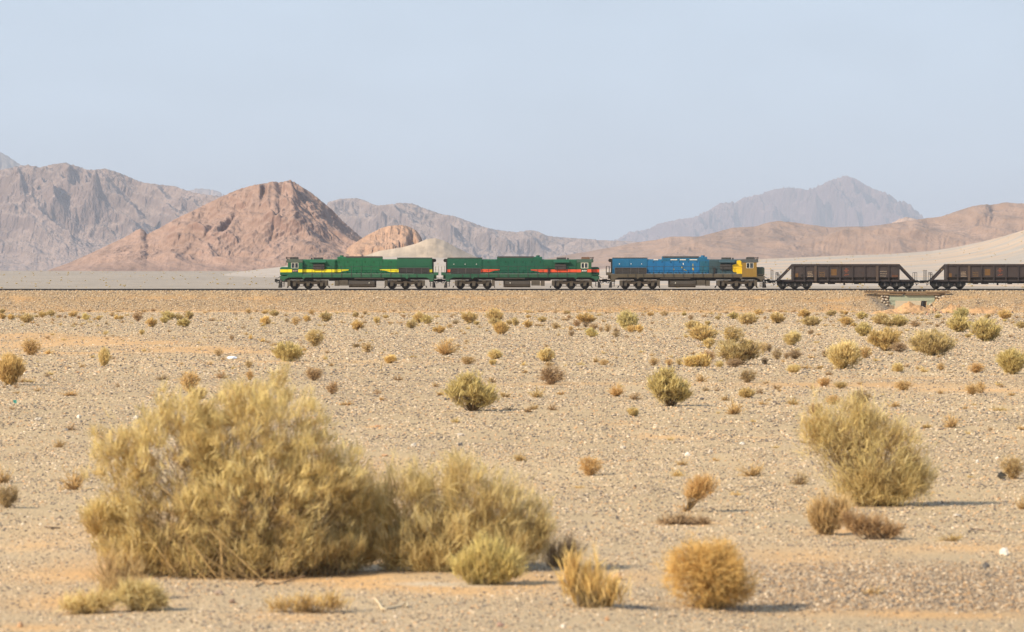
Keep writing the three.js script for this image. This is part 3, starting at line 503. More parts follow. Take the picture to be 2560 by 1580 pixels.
function locoBogie(parent, cx, box0, box1) {
  const b = new THREE.Group(); b.name = 'bogie'; b.position.x = cx; parent.add(b);
  for (const dx of [-1.72, 0, 1.72]) {
    const gs = [cylX(0, 0, 0, 0.09, 0.01, 8)];
    gs.length = 0;
    for (const z of [-0.75, 0.75]) gs.push(cylZ(dx, 0.51, z, 0.51, 0.13, 32), cylZ(dx, 0.51, z - Math.sign(z) * 0.075, 0.545, 0.03, 32));
    gs.push(cylZ(dx, 0.51, 0, 0.1, 1.6, 12));
    obj('wheelset', gs, T.wheel, b);
  }
  for (const s of [-1, 1]) {
    const z0 = s > 0 ? 0.95 : -1.12, z1 = s > 0 ? 1.12 : -0.95;
    obj('side_frame', [
      plate([[-2.25, 0.82], [-2.1, 0.98], [-1.2, 1.0], [-0.95, 0.9], [-0.35, 0.9], [0, 1.02], [0.35, 0.9], [0.95, 0.9], [1.2, 1.0], [2.1, 0.98], [2.25, 0.82], [1.95, 0.78], [1.45, 0.72], [1.15, 0.58], [0.55, 0.58], [0.3, 0.78], [-0.3, 0.78], [-0.55, 0.58], [-1.15, 0.58], [-1.45, 0.72], [-1.95, 0.78]], z0, z1, [[[-0.95, 0.72], [-0.85, 0.78], [-0.75, 0.72], [-0.85, 0.66]], [[0.75, 0.72], [0.85, 0.78], [0.95, 0.72], [0.85, 0.66]]]),
      span(-1.2, -0.5, 0.62, 0.9, z0 - 0.02 * s, z1 + 0.03 * s), span(0.5, 1.2, 0.62, 0.9, z0 - 0.02 * s, z1 + 0.03 * s),
    ], T.frame, b);
    for (const dx of [-1.72, 0, 1.72]) obj('axle_box', [bx(dx, 0.55, s * 1.09, 0.42, 0.46, 0.2), cylZ(dx, 0.53, s * 1.22, 0.17, 0.08, 12)], T.box, b);
    for (const dx of [-0.9, 0.9]) obj('brake_rigging', [bar([dx - 0.5, 0.30, s * 1.05], [dx + 0.5, 0.34, s * 1.05], 0.035), bar([dx - 0.3, 0.34, s * 1.0], [dx - 0.25, 0.6, s * 1.0], 0.04), bar([dx + 0.3, 0.34, s * 1.0], [dx + 0.25, 0.6, s * 1.0], 0.04)], T.frame, b);
    for (const dx of [-1.3, 1.3]) obj('brake_cylinder', cylX(dx, 0.98, s * 1.1, 0.13, 0.5, 12), T.box, b);
    obj('sand_box', bx(box0 - cx, 0.72, s * 1.1, 0.36, 0.78, 0.5), T.box, b);
    obj('sand_box', bx(box1 - cx, 0.72, s * 1.1, 0.34, 0.70, 0.5), T.box, b);
    for (const e of [-2.55, 2.55]) obj('sand_pipe', bar([e, 0.35, s * 0.9], [e + Math.sign(e) * 0.1, 0.14, s * 0.78], 0.05), T.black, b);
  }
  obj('bolster', [span(-2.2, 2.2, 0.7, 1.08, -0.5, 0.5), span(-0.6, 0.6, 1.0, 1.34, -1.0, 1.0)], T.black, b);
  return b;
}
function makeLoco(c) {
  const t = thing('diesel_locomotive', c.label, 'locomotive', [0, RAIL, 0], 0, 'diesel locomotives at the head of the train');
  const main = paint(c.main), cabM = paint(c.cab), roofM = paint(c.roof), sillM = paint(c.sill), noseM = paint(c.nose), foreM = paint(c.fore), rearM = paint(c.rear), stripeM = c.stripe && paint(c.stripe, 0.7, 1.0);
  const hA = 1.14, hB = 0.94, hC = 0.98, cabZ = 1.48, y0 = LY(450), X = LX, Y = LY;
  // frame and walkway
  obj('underframe', [span(X(330), X(2200), Y(530), Y(498), -1.15, 1.15), span(X(860), X(1640), Y(545), Y(500), -0.7, 0.7), span(X(225), X(330), Y(560), Y(500), -0.9, 0.9), span(X(2200), X(2250), Y(560), Y(500), -0.9, 0.9)], T.black, t);
  for (const s of [-1, 1]) {
    const z0 = s > 0 ? 1.40 : -1.46, z1 = s > 0 ? 1.46 : -1.40;
    obj('sill', plate([[X(215), Y(478)], [X(215), Y(520)], [X(262), Y(548)], [X(285), Y(520)], [X(335), Y(500)], [X(505), Y(499)], [X(527), Y(522)], [X(549), Y(499)], [X(1880), Y(499)], [X(1902), Y(522)], [X(1924), Y(499)], [X(2160), Y(500)], [X(2205), Y(520)], [X(2215), Y(560)], [X(2258), Y(540)], [X(2262), Y(460)], [X(2262), Y(452)], [X(330), Y(452)], [X(300), Y(478)]], z0, z1), sillM, t);
  }
  obj('walkway', span(X(215), X(2262), Y(462), Y(452) - 0.004, -1.399, 1.399), sillM, t);
  // nose, cab
  obj('nose', [sect(X(212) + 0.12, X(318), hoodShape(1.02, Y(478), Y(360), 0.16)), sect(X(212), X(212) + 0.12, hoodShape(0.96, Y(470), Y(368), 0.18))], noseM, t);
  const cab = new THREE.Group(); cab.name = 'cab'; t.add(cab);
  const win = [[X(362), Y(376)], [X(458), Y(376)], [X(458), Y(304)], [X(362), Y(304)]];
  for (const s of [-1, 1]) {
    obj('side_wall', plate([[X(318), Y(492)], [X(512), Y(492)], [X(512), Y(300)], [X(318), Y(300)]], s > 0 ? cabZ - 0.06 : -cabZ, s > 0 ? cabZ : -cabZ + 0.06, [win]), cabM, cab);
    const w = new THREE.Group(); w.name = 'window'; cab.add(w);
    const zi = s * (cabZ - 0.03), f = (a, b, cc, d) => span(a, b, cc, d, zi - 0.045, zi + 0.045);
    obj('window_frame', [f(X(362), X(368), Y(376), Y(304)), f(X(452), X(458), Y(376), Y(304)), f(X(408), X(415), Y(376), Y(304)), f(X(368), X(408), Y(308), Y(304)), f(X(415), X(452), Y(308), Y(304)), f(X(368), X(408), Y(376), Y(372)), f(X(415), X(452), Y(376), Y(372))], c.frame ?? T.pale, w);
    obj('pane', span(X(368), X(408), Y(372), Y(308), zi - 0.006, zi + 0.006), T.glass, w);
    obj('pane', span(X(415), X(452), Y(372), Y(308), zi - 0.006, zi + 0.006), T.glass, w);
    obj('number_plate', span(X(374), X(456), Y(425), Y(392), s * (cabZ + 0.004) - 0.012, s * (cabZ + 0.004) + 0.012), T.dark, cab);
    print('number', letters(c.number, 2, 0.6, c.numberCol ?? '#f4f0e8'), X(415), Y(409), cabZ + 0.022, 0.72, 0.27, s, cab);
  }
  const fw = (x0, x1, lo, hi) => [[-1.0, -0.25], [0.25, 1.0]].map(([a, b]) => [[a, lo], [b, lo], [b, hi], [a, hi]]);
  const wallX = (x, holes) => { const sh = new THREE.Shape([[-cabZ + 0.06, Y(478)], [cabZ - 0.06, Y(478)], [cabZ - 0.06, Y(300)], [1.05, Y(258)], [-1.05, Y(258)], [-cabZ + 0.06, Y(300)]].map(([z, y]) => new THREE.Vector2(-z, y))); for (const h of holes) sh.holes.push(new THREE.Path(h.map(([z, y]) => new THREE.Vector2(-z, y)))); return new THREE.ExtrudeGeometry(sh, { depth: 0.06, bevelEnabled: false }).rotateY(Math.PI / 2).translate(x, 0, 0); };
  obj('end_wall', wallX(X(318), fw(0, 0, Y(352), Y(306))), cabM, cab);
  obj('end_wall', wallX(X(512) - 0.06, []), cabM, cab);
  for (const [a, b] of [[-1.0, -0.25], [0.25, 1.0]]) obj('windscreen', span(X(318) + 0.02, X(318) + 0.035, Y(352), Y(306), a, b), T.glass, cab);
  obj('control_desk', span(X(330), X(400), Y(470), Y(376), -0.95, 0.2), T.dark, cab); obj('seat', span(X(425), X(452), Y(440), Y(318), 0.2, 0.75), T.dark, cab); obj('seat', span(X(425), X(452), Y(440), Y(318), -0.9, -0.3), T.dark, cab);
  obj('cab_roof', sect(X(302), X(514), [[-cabZ - 0.02, Y(301)], [cabZ + 0.02, Y(301)], [cabZ + 0.02, Y(297)], [1.05, Y(256)], [-1.05, Y(256)], [-cabZ - 0.02, Y(297)]]), roofM, cab);
  obj('air_conditioner', [span(X(340), X(450), Y(255), Y(232), -0.7, 0.7), span(X(346), X(444), Y(232), Y(227), -0.6, 0.6)], c.acM ?? T.roof, cab);
  for (const [z, l] of [[0.3, 0.45], [-0.3, 0.35]]) obj('horn', [cylX(X(316), Y(238), z, 0.05, l, 8), cylX(X(316) - l / 2 - 0.02, Y(238), z, 0.11, 0.06, 10)], T.black, cab);
  const hl = obj('headlight', bx(X(306), Y(268), 0, 0.22, 0.34, 0.55), T.black, cab);
  for (const z of [0.13, -0.13]) obj('lens', cylX(X(294), Y(268), z, 0.1, 0.1, 12), T.lamp, hl);
  for (const z of [0.7, -0.7]) obj('marker_light', cylX(X(303), Y(288), z, 0.08, 0.2, 10), T.black, cab);
  // hood
  obj('front_hood', sect(X(512), X(950), hoodShape(hA, y0, Y(258))), foreM, t);
  obj('engine_hood', sect(X(950) + 0.003, X(1772), hoodShape(hB, y0, Y(256))), main, t);
  obj('radiator_hood', sect(X(1772) + 0.003, X(2238), hoodShape(hC, y0, Y(244), 0.1)), rearM, t);
  obj('raised_roof', [sect(X(975), X(1575), [[-hB - 0.02, Y(275)], [hB + 0.02, Y(275)], [hB + 0.02, Y(232)], [0.72, Y(223)], [-0.72, Y(223)], [-hB - 0.02, Y(232)]])], main, t);
  obj('roof_grille', [span(X(1085), X(1570), Y(223), Y(217), -0.74, 0.74), span(X(1090), X(1566), Y(238), Y(224), -hB - 0.03, hB + 0.03)], c.grilleM ?? T.roof, t);
  obj('exhaust_stack', [cylY(X(1030), Y(215), 0, 0.24, 0.2, 14), cylY(X(1030), Y(209), 0, 0.17, 0.1, 14)], main, t);
  obj('radiator_roof', [span(X(1770), X(2236), Y(246), Y(234), -0.96, 0.96)], T.roof, t);
  obj('roof_fan', span(X(655), X(780), Y(262), Y(233), -0.6, 0.6), T.roof, t); obj('roof_bracket', span(X(618), X(640), Y(262), Y(238), -0.2, 0.2), T.roof, t);
  // a door panel between every pair of seams, hung on the hood
  for (const s of [-1, 1]) {
    const slab = (x0, x1, a, b, z) => span(x0, x1, a, b, s * z - 0.012, s * z + 0.012);
    for (let k = 0; k < 7; k++) { const a = X(960 + k * 116), b = X(960 + (k + 1) * 116), pm = c.panel ? c.panel(k) : main; obj('door_panel', slab(a + 0.025, b - 0.025, Y(432), Y(284), hB + 0.01), pm, t); for (const [q, v] of [[0.35, 292], [0.35, 437], [0.8, 437]]) obj('latch', bx(a + q, Y(v), s * (hB + 0.04), 0.08, 0.12, 0.05), T.black, t); }
    obj('door_panel', slab(X(836), X(940), Y(440), Y(284), hA + 0.01), foreM, t);
    obj('door_panel', slab(X(520), X(608), Y(440), Y(284), hA + 0.01), foreM, t);
    obj('door_panel', slab(X(1780), X(2005), Y(352), Y(272), hC + 0.01), rearM, t); obj('door_panel', slab(X(2012), X(2228), Y(352), Y(272), hC + 0.01), rearM, t);
    if (c.rivets) for (const [k, v] of c.rivets) obj('marker', bx(X(k), Y(v), s * (hC + 0.05), 0.11, 0.08, 0.04), T.white, t);
    obj('awning', sect(X(610), X(822), [[0, 0], [0.36, -0.22], [0.36, -0.27], [0, -0.12]].map(([z, y]) => [s * (hA + z), Y(274) + y])), foreM, t);
    obj('air_intake', span(X(612), X(818), Y(306), Y(288), s * (hA + 0.004) - 0.01, s * (hA + 0.004) + 0.01), T.dark, t);
    const gz = s * (hA + 0.09), grille = obj('grille', span(X(655), X(806), Y(394), Y(320), gz - 0.085, gz + 0.085), T.grille, t);
    const sl = []; for (let k = 0; k < 11; k++) sl.push(span(X(660 + k * 13.4), X(666 + k * 13.4), Y(391), Y(323), gz + s * 0.085, gz + s * 0.105)); for (let k = 0; k < 4; k++) sl.push(span(X(657), X(804), Y(338 + k * 17), Y(335 + k * 17), gz + s * 0.108, gz + s * 0.114)); obj('slats', sl, T.slat, grille).userData.kind = 'stuff';
    const rads = c.radiators ?? [[1795, 1993, 372, 440], [1997, 2197, 372, 468]];
    for (const [a, b, p, q] of rads) {
      const rz = s * (hC + 0.07), g2 = obj('radiator_grille', span(X(a), X(b), Y(q), Y(p), rz - 0.065, rz + 0.065), T.grille, t), ss = [], n = Math.round((b - a) / 9);
      for (let k = 0; k < n; k++) ss.push(span(X(a + 3 + k * 9), X(a + 7 + k * 9), Y(q - 3), Y(p + 3), rz + s * 0.065, rz + s * (0.085 + 0.02 * (k % 3)))); for (const m of [0, 0.5, 1]) ss.push(span(X(lerp(a, b, m) - 3), X(lerp(a, b, m) + 3), Y(q), Y(p), rz + s * 0.11, rz + s * 0.13));
      ss.push(span(X(a), X(b), Y(p + 3), Y(p - 2), rz + s * 0.132, rz + s * 0.15)); obj('slats', ss, T.slat, g2).userData.kind = 'stuff';
    }
    if (stripeM) {
      const st = (x0, x1, z) => span(X(x0), X(x1), Y(430), Y(392), s * z - 0.008, s * z + 0.008);
      obj('stripe', st(214, 316, 1.026), stripeM, t); obj('stripe', st(319, 374, cabZ + 0.003), stripeM, t); obj('stripe', st(456, 511, cabZ + 0.003), stripeM, t); obj('stripe', st(513, 949, hA + 0.028), stripeM, t);
      obj('stripe', st(2198, 2237, hC + 0.028), stripeM, t);
      const zz = hB + 0.03, tz = [s * zz - 0.008, s * zz + 0.008].sort((p, q) => p - q);
      obj('stripe', plate([[X(952), Y(430)], [X(1010), Y(428)], [X(1040), Y(416)], [X(1080), Y(412)], [X(1120), Y(406)], [X(1128), Y(394)], [X(952), Y(392)]], ...tz), stripeM, t);
      obj('stripe', plate([[X(1540), Y(392)], [X(1545), Y(402)], [X(1600), Y(408)], [X(1640), Y(416)], [X(1680), Y(428)], [X(1771), Y(428)], [X(1771), Y(389)]], ...tz), stripeM, t);
      obj('stripe', st(1774, 1796, hC + 0.028), stripeM, t);
    }
    // handrails, steps
    obj('handrail', [bar([X(515), Y(352), s * 1.36], [X(1785), Y(352), s * 1.36], 0.022), bar([X(1785), Y(352), s * 1.36], [X(1790), Y(366), s * 1.36], 0.022)], T.rail, t);
    for (let k = 0; k < 9; k++) obj('stanchion', [bar([X(640 + k * 131), Y(470), s * 1.4], [X(640 + k * 131), Y(352), s * 1.36], 0.03), bx(X(640 + k * 131), Y(472), s * 1.48, 0.10, 0.36, 0.05)], T.rail, t);
    for (let k = 0; k < 3; k++) obj('stanchion', bx(X(1825 + k * 105), Y(474), s * 1.48, 0.09, 0.34, 0.05), T.rail, t);
    for (const [a, b] of [[214, 258], [2212, 2256]]) {
      const g = []; for (const x of [a, b]) g.push(bar([X(x), Y(500), s * 1.42], [X(x), Y(622), s * 1.42], 0.032)); for (let k = 0; k < 4; k++) g.push(bx(X((a + b) / 2), Y(522 + k * 31), s * 1.36, 0.42, 0.05, 0.24));
      obj('ladder', g, T.slat, t);
    }
    obj('grab_rail', [bar([X(2278), Y(430), s * 1.3], [X(2278), Y(350), s * 1.3], 0.03), bar([X(2318), Y(430), s * 1.3], [X(2318), Y(350), s * 1.3], 0.03), bar([X(2278), Y(350), s * 1.3], [X(2318), Y(350), s * 1.3], 0.03)], c.railM ?? T.pale, t);
    obj('air_reservoir', cylX(X(1400), Y(511), s * 1.28, 0.135, 3.75, 16), T.tank, t);
    obj('battery_box', span(X(940), X(993), Y(612), Y(540), s * 0.75, s * 1.35), T.box, t);
    obj('battery_box', [span(X(1003), X(1118), Y(608), Y(535), s * 0.75, s * 1.38), span(X(1006), X(1115), Y(573), Y(570), s * 1.38, s * 1.40)], T.box, t);
    obj('fuel_gauge', cylZ(X(1400), Y(572), s * 1.36, 0.07, 0.06, 12), T.pale, t);
  }
  obj('fuel_tank', [sect(X(1130), X(1472), [[-1.0, Y(632)], [1.0, Y(632)], [1.25, Y(618)], [1.33, Y(585)], [1.3, Y(550)], [1.15, Y(538)], [-1.15, Y(538)], [-1.3, Y(550)], [-1.33, Y(585)], [-1.25, Y(618)]]), sect(X(1472), X(1490), [[-0.8, Y(630)], [0.8, Y(630)], [1.0, Y(538)], [-1.0, Y(538)]])], T.tank, t);
  obj('end_panel', [span(X(2238) + 0.003, X(2256), Y(450), Y(250), -0.9, 0.9)], T.black, t);
  for (const z of [0.42, -0.42]) obj('rear_lamp', [bx(X(2268), Y(272), z, 0.24, 0.42, 0.4), cylX(X(2284), Y(272), z, 0.13, 0.1, 14)], T.black, t);
  obj('end_platform', [sect(X(2256), X(2318), [[-1.4, Y(470)], [1.4, Y(470)], [1.4, Y(430)], [1.3, Y(430)], [1.3, Y(456)], [-1.3, Y(456)], [-1.3, Y(430)], [-1.4, Y(430)]]), sect(X(2256), X(2292), [[-1.0, Y(520)], [1.0, Y(520)], [1.35, Y(470)], [-1.35, Y(470)]])], sillM, t);
  for (const [xa, dir] of [[214, -1], [2262, 1]]) obj('coupler', [span(X(xa), X(xa + dir * 62), Y(552), Y(528), -0.12, 0.12), bx(X(xa + dir * 60), Y(540), 0, 0.34, 0.38, 0.34)], T.black, t);
  for (const [xa, dir] of [[214, -1], [2262, 1]]) for (const z of [0.45, -0.45]) { obj('brake_hose', [bar([X(xa - dir * 6), Y(520), z], [X(xa + dir * 30), Y(575), z], 0.04), bar([X(xa + dir * 30), Y(575), z], [X(xa + dir * 62), Y(566), z], 0.04)], T.black, t); obj('control_cable', [bar([X(xa - dir * 4), Y(478), z], [X(xa + dir * 32), Y(506), z], 0.03), bar([X(xa + dir * 32), Y(506), z], [X(xa + dir * 66), Y(508), z], 0.03)], T.black, t); }
  for (const [xa, dir] of [[228, -1], [2244, 1]]) obj('snow_plough', [plate([[X(xa), Y(560)], [X(xa + dir * 26), Y(560)], [X(xa + dir * 40), Y(636)], [X(xa - dir * 2), Y(636)]].sort((p, q) => 0), -1.2, 1.2)], T.black, t);
  locoBogie(t, X(586), X(330), X(826)); locoBogie(t, X(1884), X(1625), X(2120));
  return t;
}
const G = { main: [0.012, 0.155, 0.082] };
const L1 = makeLoco({ label: 'green diesel locomotive with a yellow stripe leading the train at left', main: [0.009, 0.165, 0.068], fore: [0.013, 0.150, 0.072], rear: [0.012, 0.135, 0.070], cab: [0.015, 0.150, 0.070], nose: [0.012, 0.15, 0.07], roof: [0.085, 0.105, 0.075], sill: [0.03, 0.155, 0.08], stripe: [0.85, 0.72, 0.012], number: '60-675', numberCol: '#c9a79a' });
const L2 = makeLoco({ label: 'green diesel locomotive with a red-orange stripe, second in the train', main: [0.004, 0.125, 0.073], fore: [0.008, 0.12, 0.066], rear: [0.004, 0.12, 0.070], cab: [0.022, 0.115, 0.056], nose: [0.006, 0.10, 0.06], roof: [0.055, 0.105, 0.07], sill: [0.02, 0.12, 0.066], stripe: [0.72, 0.085, 0.028], number: '60-919', radiators: [[1797, 1990, 376, 470], [1994, 2190, 376, 470]], rivets: [[1850, 322], [2000, 322], [2150, 322]], acM: std(rgb(0.16, 0.085, 0.05), 0.8), frame: std(rgb(0.8, 0.78, 0.66), 0.6) });
const blueBright = paint([0.006, 0.19, 0.50]), yel = paint([0.82, 0.56, 0.012], 0.8, 0.95);
const L3 = makeLoco({ label: 'weathered blue diesel locomotive with a mustard yellow cab, third in the train', main: [0.010, 0.17, 0.36], fore: [0.045, 0.10, 0.13], rear: [0.008, 0.17, 0.38], cab: [0.36, 0.225, 0.045], nose: [0.10, 0.13, 0.10], roof: [0.075, 0.078, 0.075], sill: [0.125, 0.105, 0.072], number: 'F C I I', numberCol: '#5a4020', panel: (k) => k === 0 ? paint([0.012, 0.15, 0.26]) : blueBright, rivets: [[1850, 319], [1990, 319], [2145, 319]], radiators: [[1788, 1990, 370, 470], [1994, 2205, 370, 470]], railM: T.rail });
{
  for (const m of [...L3.children.find((c) => c.name === 'cab').children]) if (m.name === 'number_plate' || m.name === 'number') m.parent.remove(m);
  const b = [[835, 905, 452, 288], [873, 930, 450, 262]];
  for (const s of [-1, 1]) {
    const z = [s * 1.17 - 0.012, s * 1.17 + 0.012];
    obj('yellow_panel', plate([[LX(520), LY(448)], [LX(585), LY(450)], [LX(585), LY(432)], [LX(622), LY(428)], [LX(648), LY(400)], [LX(646), LY(346)], [LX(634), LY(330)], [LX(585), LY(318)], [LX(583), LY(276)], [LX(540), LY(270)], [LX(522), LY(285)]], ...z), yel, L3).userData.label = 'bright yellow painted patch beside the cab';
    obj('corner_post', span(LX(513), LX(528), LY(470), LY(330), s * 1.20, s * 1.26), yel, L3);
    obj('ventilator', span(LX(868), LX(892), LY(470), LY(366), s * 1.16, s * 1.30), T.dark, L3);
    const z2 = s * 0.975, patch = (x, y, w, h, m = yel) => obj('paint_patch', plate([[LX(x - w / 2), LY(y + h / 2)], [LX(x + w * 0.2), LY(y + h * 0.4)], [LX(x + w / 2), LY(y - h * 0.1)], [LX(x + w * 0.1), LY(y - h / 2)], [LX(x - w * 0.4), LY(y - h * 0.3)]], z2 - 0.006, z2 + 0.006), m, L3);
    const ye2 = paint([0.55, 0.50, 0.10]);
    patch(1166, 335, 12, 50, ye2); patch(1164, 385, 22, 40); patch(1280, 395, 20, 16, ye2); patch(1313, 365, 14, 26, ye2); patch(1422, 390, 16, 20, ye2); patch(1295, 318, 12, 28, T.white); patch(1260, 405, 24, 12, ye2);
    for (const [x, w] of [[1160, 100], [1300, 80], [1420, 90], [1660, 60]]) obj('bare_patch', span(LX(x - w / 2), LX(x + w / 2), LY(268), LY(258), s * 0.97 - 0.006, s * 0.97 + 0.006), T.white, L3);
  }
  for (const s of [-1, 1]) obj('ventilator', span(LX(870), LX(895), LY(470), LY(374), s * 1.16, s * 1.28), T.dark, L2);
}
// the first faces left, the others are turned round
L1.position.x = pxX(660 + 1236 * 0.18776); L2.position.x = pxX(1080 + 1205 * 0.18776); L2.rotation.y = Math.PI; L3.position.x = pxX(1490 + 1222 * 0.18776); L3.rotation.y = Math.PI;

const WX = (v) => (v - 800) * 0.01357, WY = (v) => (379 - v) * 0.01357;
const wag = { side: std(rgb(0.046, 0.033, 0.032), 0.75, { map: rustMap }), rib: std(rgb(0.036, 0.026, 0.026), 0.75, { map: rustMap }), post: std(rgb(0.085, 0.058, 0.044), 0.8, { map: rustMap }), low: std(rgb(0.012, 0.010, 0.010), 0.8), mustard: std(rgb(0.15, 0.076, 0.022), 0.8, { map: rustMap }), rust: std(rgb(0.115, 0.046, 0.022), 0.8, { map: rustMap }) };
const script = (lines, seed, col) => letters('', 1, 0.9, col, (g, w, h) => { const r = rngOf(seed); g.lineWidth = 9; g.lineCap = 'round'; for (let k = 0; k < lines; k++) { let x = w * (0.08 + 0.1 * r()); const y = h * (k + 0.6) / lines; while (x < w * 0.88) { const l = w * (0.05 + 0.1 * r()); g.beginPath(); g.moveTo(x, y); g.quadraticCurveTo(x + l / 2, y + (r() - 0.5) * 34, x + l, y); g.stroke(); if (r() < 0.5) { g.beginPath(); g.arc(x + l / 2, y - 20, 5, 0, 7); g.fill(); } x += l + w * 0.035; } } });
const emblem = letters('', 1, 1.5, '#8f4a2c', (g, w, h) => { g.lineWidth = 17; g.lineCap = 'round'; const a = (x0, y0, x1, y1, b) => { g.beginPath(); g.moveTo(w * x0, h * y0); g.quadraticCurveTo(w * (x0 + x1) / 2, h * b, w * x1, h * y1); g.stroke(); }; a(0.35, 0.16, 0.65, 0.16, 0.0); a(0.42, 0.26, 0.58, 0.26, 0.2); a(0.1, 0.38, 0.4, 0.34, 0.2); a(0.6, 0.34, 0.9, 0.38, 0.2); a(0.3, 0.5, 0.7, 0.5, 0.56); a(0.38, 0.42, 0.62, 0.42, 0.36); a(0.1, 0.86, 0.4, 0.8, 0.98); a(0.45, 0.78, 0.6, 0.9, 0.9); a(0.66, 0.8, 0.9, 0.76, 0.95); });
const whiteText = script(4, 8, '#cbb59a'), whiteText2 = script(3, 15, '#a89a86'), ochre = script(3, 21, '#96702f');
function makeWagon(label) {
  const t = thing('ore_wagon', label, 'wagon', [0, RAIL, 0], 0, 'brown ore wagons behind the locomotives'), X = WX, Y = WY, Z = 1.42;
  const ribs = [310, 411, 515, 630, 745, 858, 972, 1088, 1195, 1288];
  for (const s of [-1, 1]) {
    const zs = (a, b) => [s * a, s * b].sort((p, q) => p - q);
    for (let k = 0; k < 9; k++) {
      const [z0, z1] = zs(Z - 0.05, Z), p = obj('side_panel', span(X(ribs[k] + 7), X(ribs[k + 1] - 7), Y(272), Y(166), z0, z1), wag.side, t), xc = X((ribs[k] + ribs[k + 1]) / 2), pr = (n, mat, y, w, h, dx = 0) => print(n, mat, xc + dx, Y(y), Z + 0.006, w, h, s, p);
      if (k === 0) obj('rust_patch', span(X(328), X(354), Y(270), Y(236), ...zs(Z, Z + 0.006)), wag.mustard, p);
      if (k === 0) obj('document_holder', span(X(382), X(404), Y(262), Y(246), ...zs(Z, Z + 0.05)), wag.low, p);
      if (k === 1) pr('lettering', whiteText, 243, 0.78, 0.72);
      if (k === 2) pr('lettering', ochre, 242, 0.9, 0.72);
      if (k === 3) obj('mustard_square', span(X(660), X(712), Y(255), Y(196), ...zs(Z, Z + 0.006)), wag.mustard, p);
      if (k === 4) pr('stencilled_emblem', emblem, 222, 0.72, 1.06);
      if (k === 7) pr('lettering', whiteText2, 238, 1.0, 0.86);
      if (k === 8) obj('rust_patch', span(X(1222), X(1280), Y(270), Y(251), ...zs(Z, Z + 0.006)), wag.rust, p);
      obj('lower_panel', sect(X(ribs[k] + 7), X(ribs[k + 1] - 7), [[s * (Z - 0.05), Y(272) - 0.002], [s * Z, Y(272) - 0.002], [s * (Z - 0.32), Y(310)], [s * (Z - 0.37), Y(310)]]), wag.low, t);
    }
    ribs.forEach((x, k) => { const big = k === 2 || k === 7, w = big ? 11 : 7; obj('rib', [span(X(x - w), X(x + w), Y(big ? 308 : 276), Y(166), ...zs(Z - 0.06, Z + 0.09)), span(X(x - w), X(x + w), Y(312), Y(big ? 308 : 276) - 0.002, ...zs(Z - 0.3, Z + (big ? 0.07 : 0.0)))], big ? wag.post : wag.rib, t); });
    obj('top_chord', span(X(309), X(1291), Y(166) + 0.002, Y(149), ...zs(Z - 0.08, Z + 0.12)), wag.rib, t);
    for (const [x0, x1] of [[318, 166], [1282, 1432]]) {
      const d = Math.sign(x1 - x0) * 12, b = obj('brace', plate([[X(x0 - d), Y(149)], [X(x0 + d * 0.9), Y(149)], [X(x1 + d * 0.7), Y(302)], [X(x1 - d * 1.3), Y(302)]], ...zs(Z - 0.06, Z + 0.1)), wag.rib, t);
      const m = (x0 * 0.62 + x1 * 0.38), ym = lerp(149, 302, 0.33); obj('brace_mark', plate([[X(m - 6), Y(ym + 4)], [X(m + 5), Y(ym - 6)], [X(m + 7), Y(ym - 1)], [X(m - 3), Y(ym + 10)]], ...zs(Z + 0.1, Z + 0.106)), T.orange, b);
    }
    obj('sill', span(X(166), X(1438), Y(311), Y(294), ...zs(1.0, 1.3)), wag.rib, t);
    for (const [xa, xb] of [[112, 122], [157, 172], [1436, 1456]]) obj('end_handrail', [bar([X(xa), Y(300), s * 1.3], [X(xa), Y(xa < 130 ? 206 : 228), s * 1.3], 0.03), bar([X(xb), Y(300), s * 1.3], [X(xb), Y(xa < 130 ? 206 : 228), s * 1.3], 0.03), bar([X(xa), Y(xa < 130 ? 206 : 228), s * 1.3], [X(xb), Y(xa < 130 ? 206 : 228), s * 1.3], 0.03)], T.rail, t);
    for (const q of [0, 11]) obj('brace_rail', bar([X(158), Y(228 + q), s * 1.3], [X(196 - q / 3), Y(258 + q), s * 1.3], 0.022), T.rail, t);
  }
  for (const [xa, xb] of [[310, 316], [1284, 1290]]) obj('end_wall', span(X(xa), X(xb), Y(300), Y(150), -Z + 0.09, Z - 0.09), wag.rib, t);
  obj('floor', [span(X(166), X(1438), Y(306), Y(296), -0.995, 0.995), span(X(120), X(166), Y(311), Y(300), -1.3, 1.3), span(X(1438), X(1470), Y(311), Y(300), -1.3, 1.3)], wag.low, t);
  obj('centre_sill', span(X(160), X(1440), Y(326), Y(307), -0.28, 0.28), T.black, t);
  obj('ore_load', (() => { const g = new THREE.PlaneGeometry(X(1280) - X(322), 2.6, 60, 14).rotateX(-Math.PI / 2), p = g.attributes.position; for (let i = 0; i < p.count; i++) p.setY(i, Y(205) + 0.16 * fbm(p.getX(i) * 0.9, p.getZ(i), 3) - 0.1 * Math.abs(p.getZ(i))); g.computeVertexNormals(); return g.translate(0, 0, 0); })(), std(rgb(0.11, 0.075, 0.06), 0.95), t);
  for (const [xa, xb, z] of [[555, 605, 0.7], [632, 700, 0.8]]) obj('air_tank', cylX(X((xa + xb) / 2), Y(325), z, 0.15, X(xb) - X(xa), 16), wag.rib, t);
  for (const b of [bar([X(480), Y(314), 0.6], [X(560), Y(330), 0.6], 0.03), bar([X(700), Y(324), 0.6], [X(1100), Y(328), 0.6], 0.03)]) obj('brake_rod', b, T.rail, t);
  for (const b of [bx(X(785), Y(330), 0.7, 0.22, 0.42, 0.2), bx(X(898), Y(328), 0.7, 0.6, 0.22, 0.2)]) obj('brake_cylinder', b, T.rail, t);
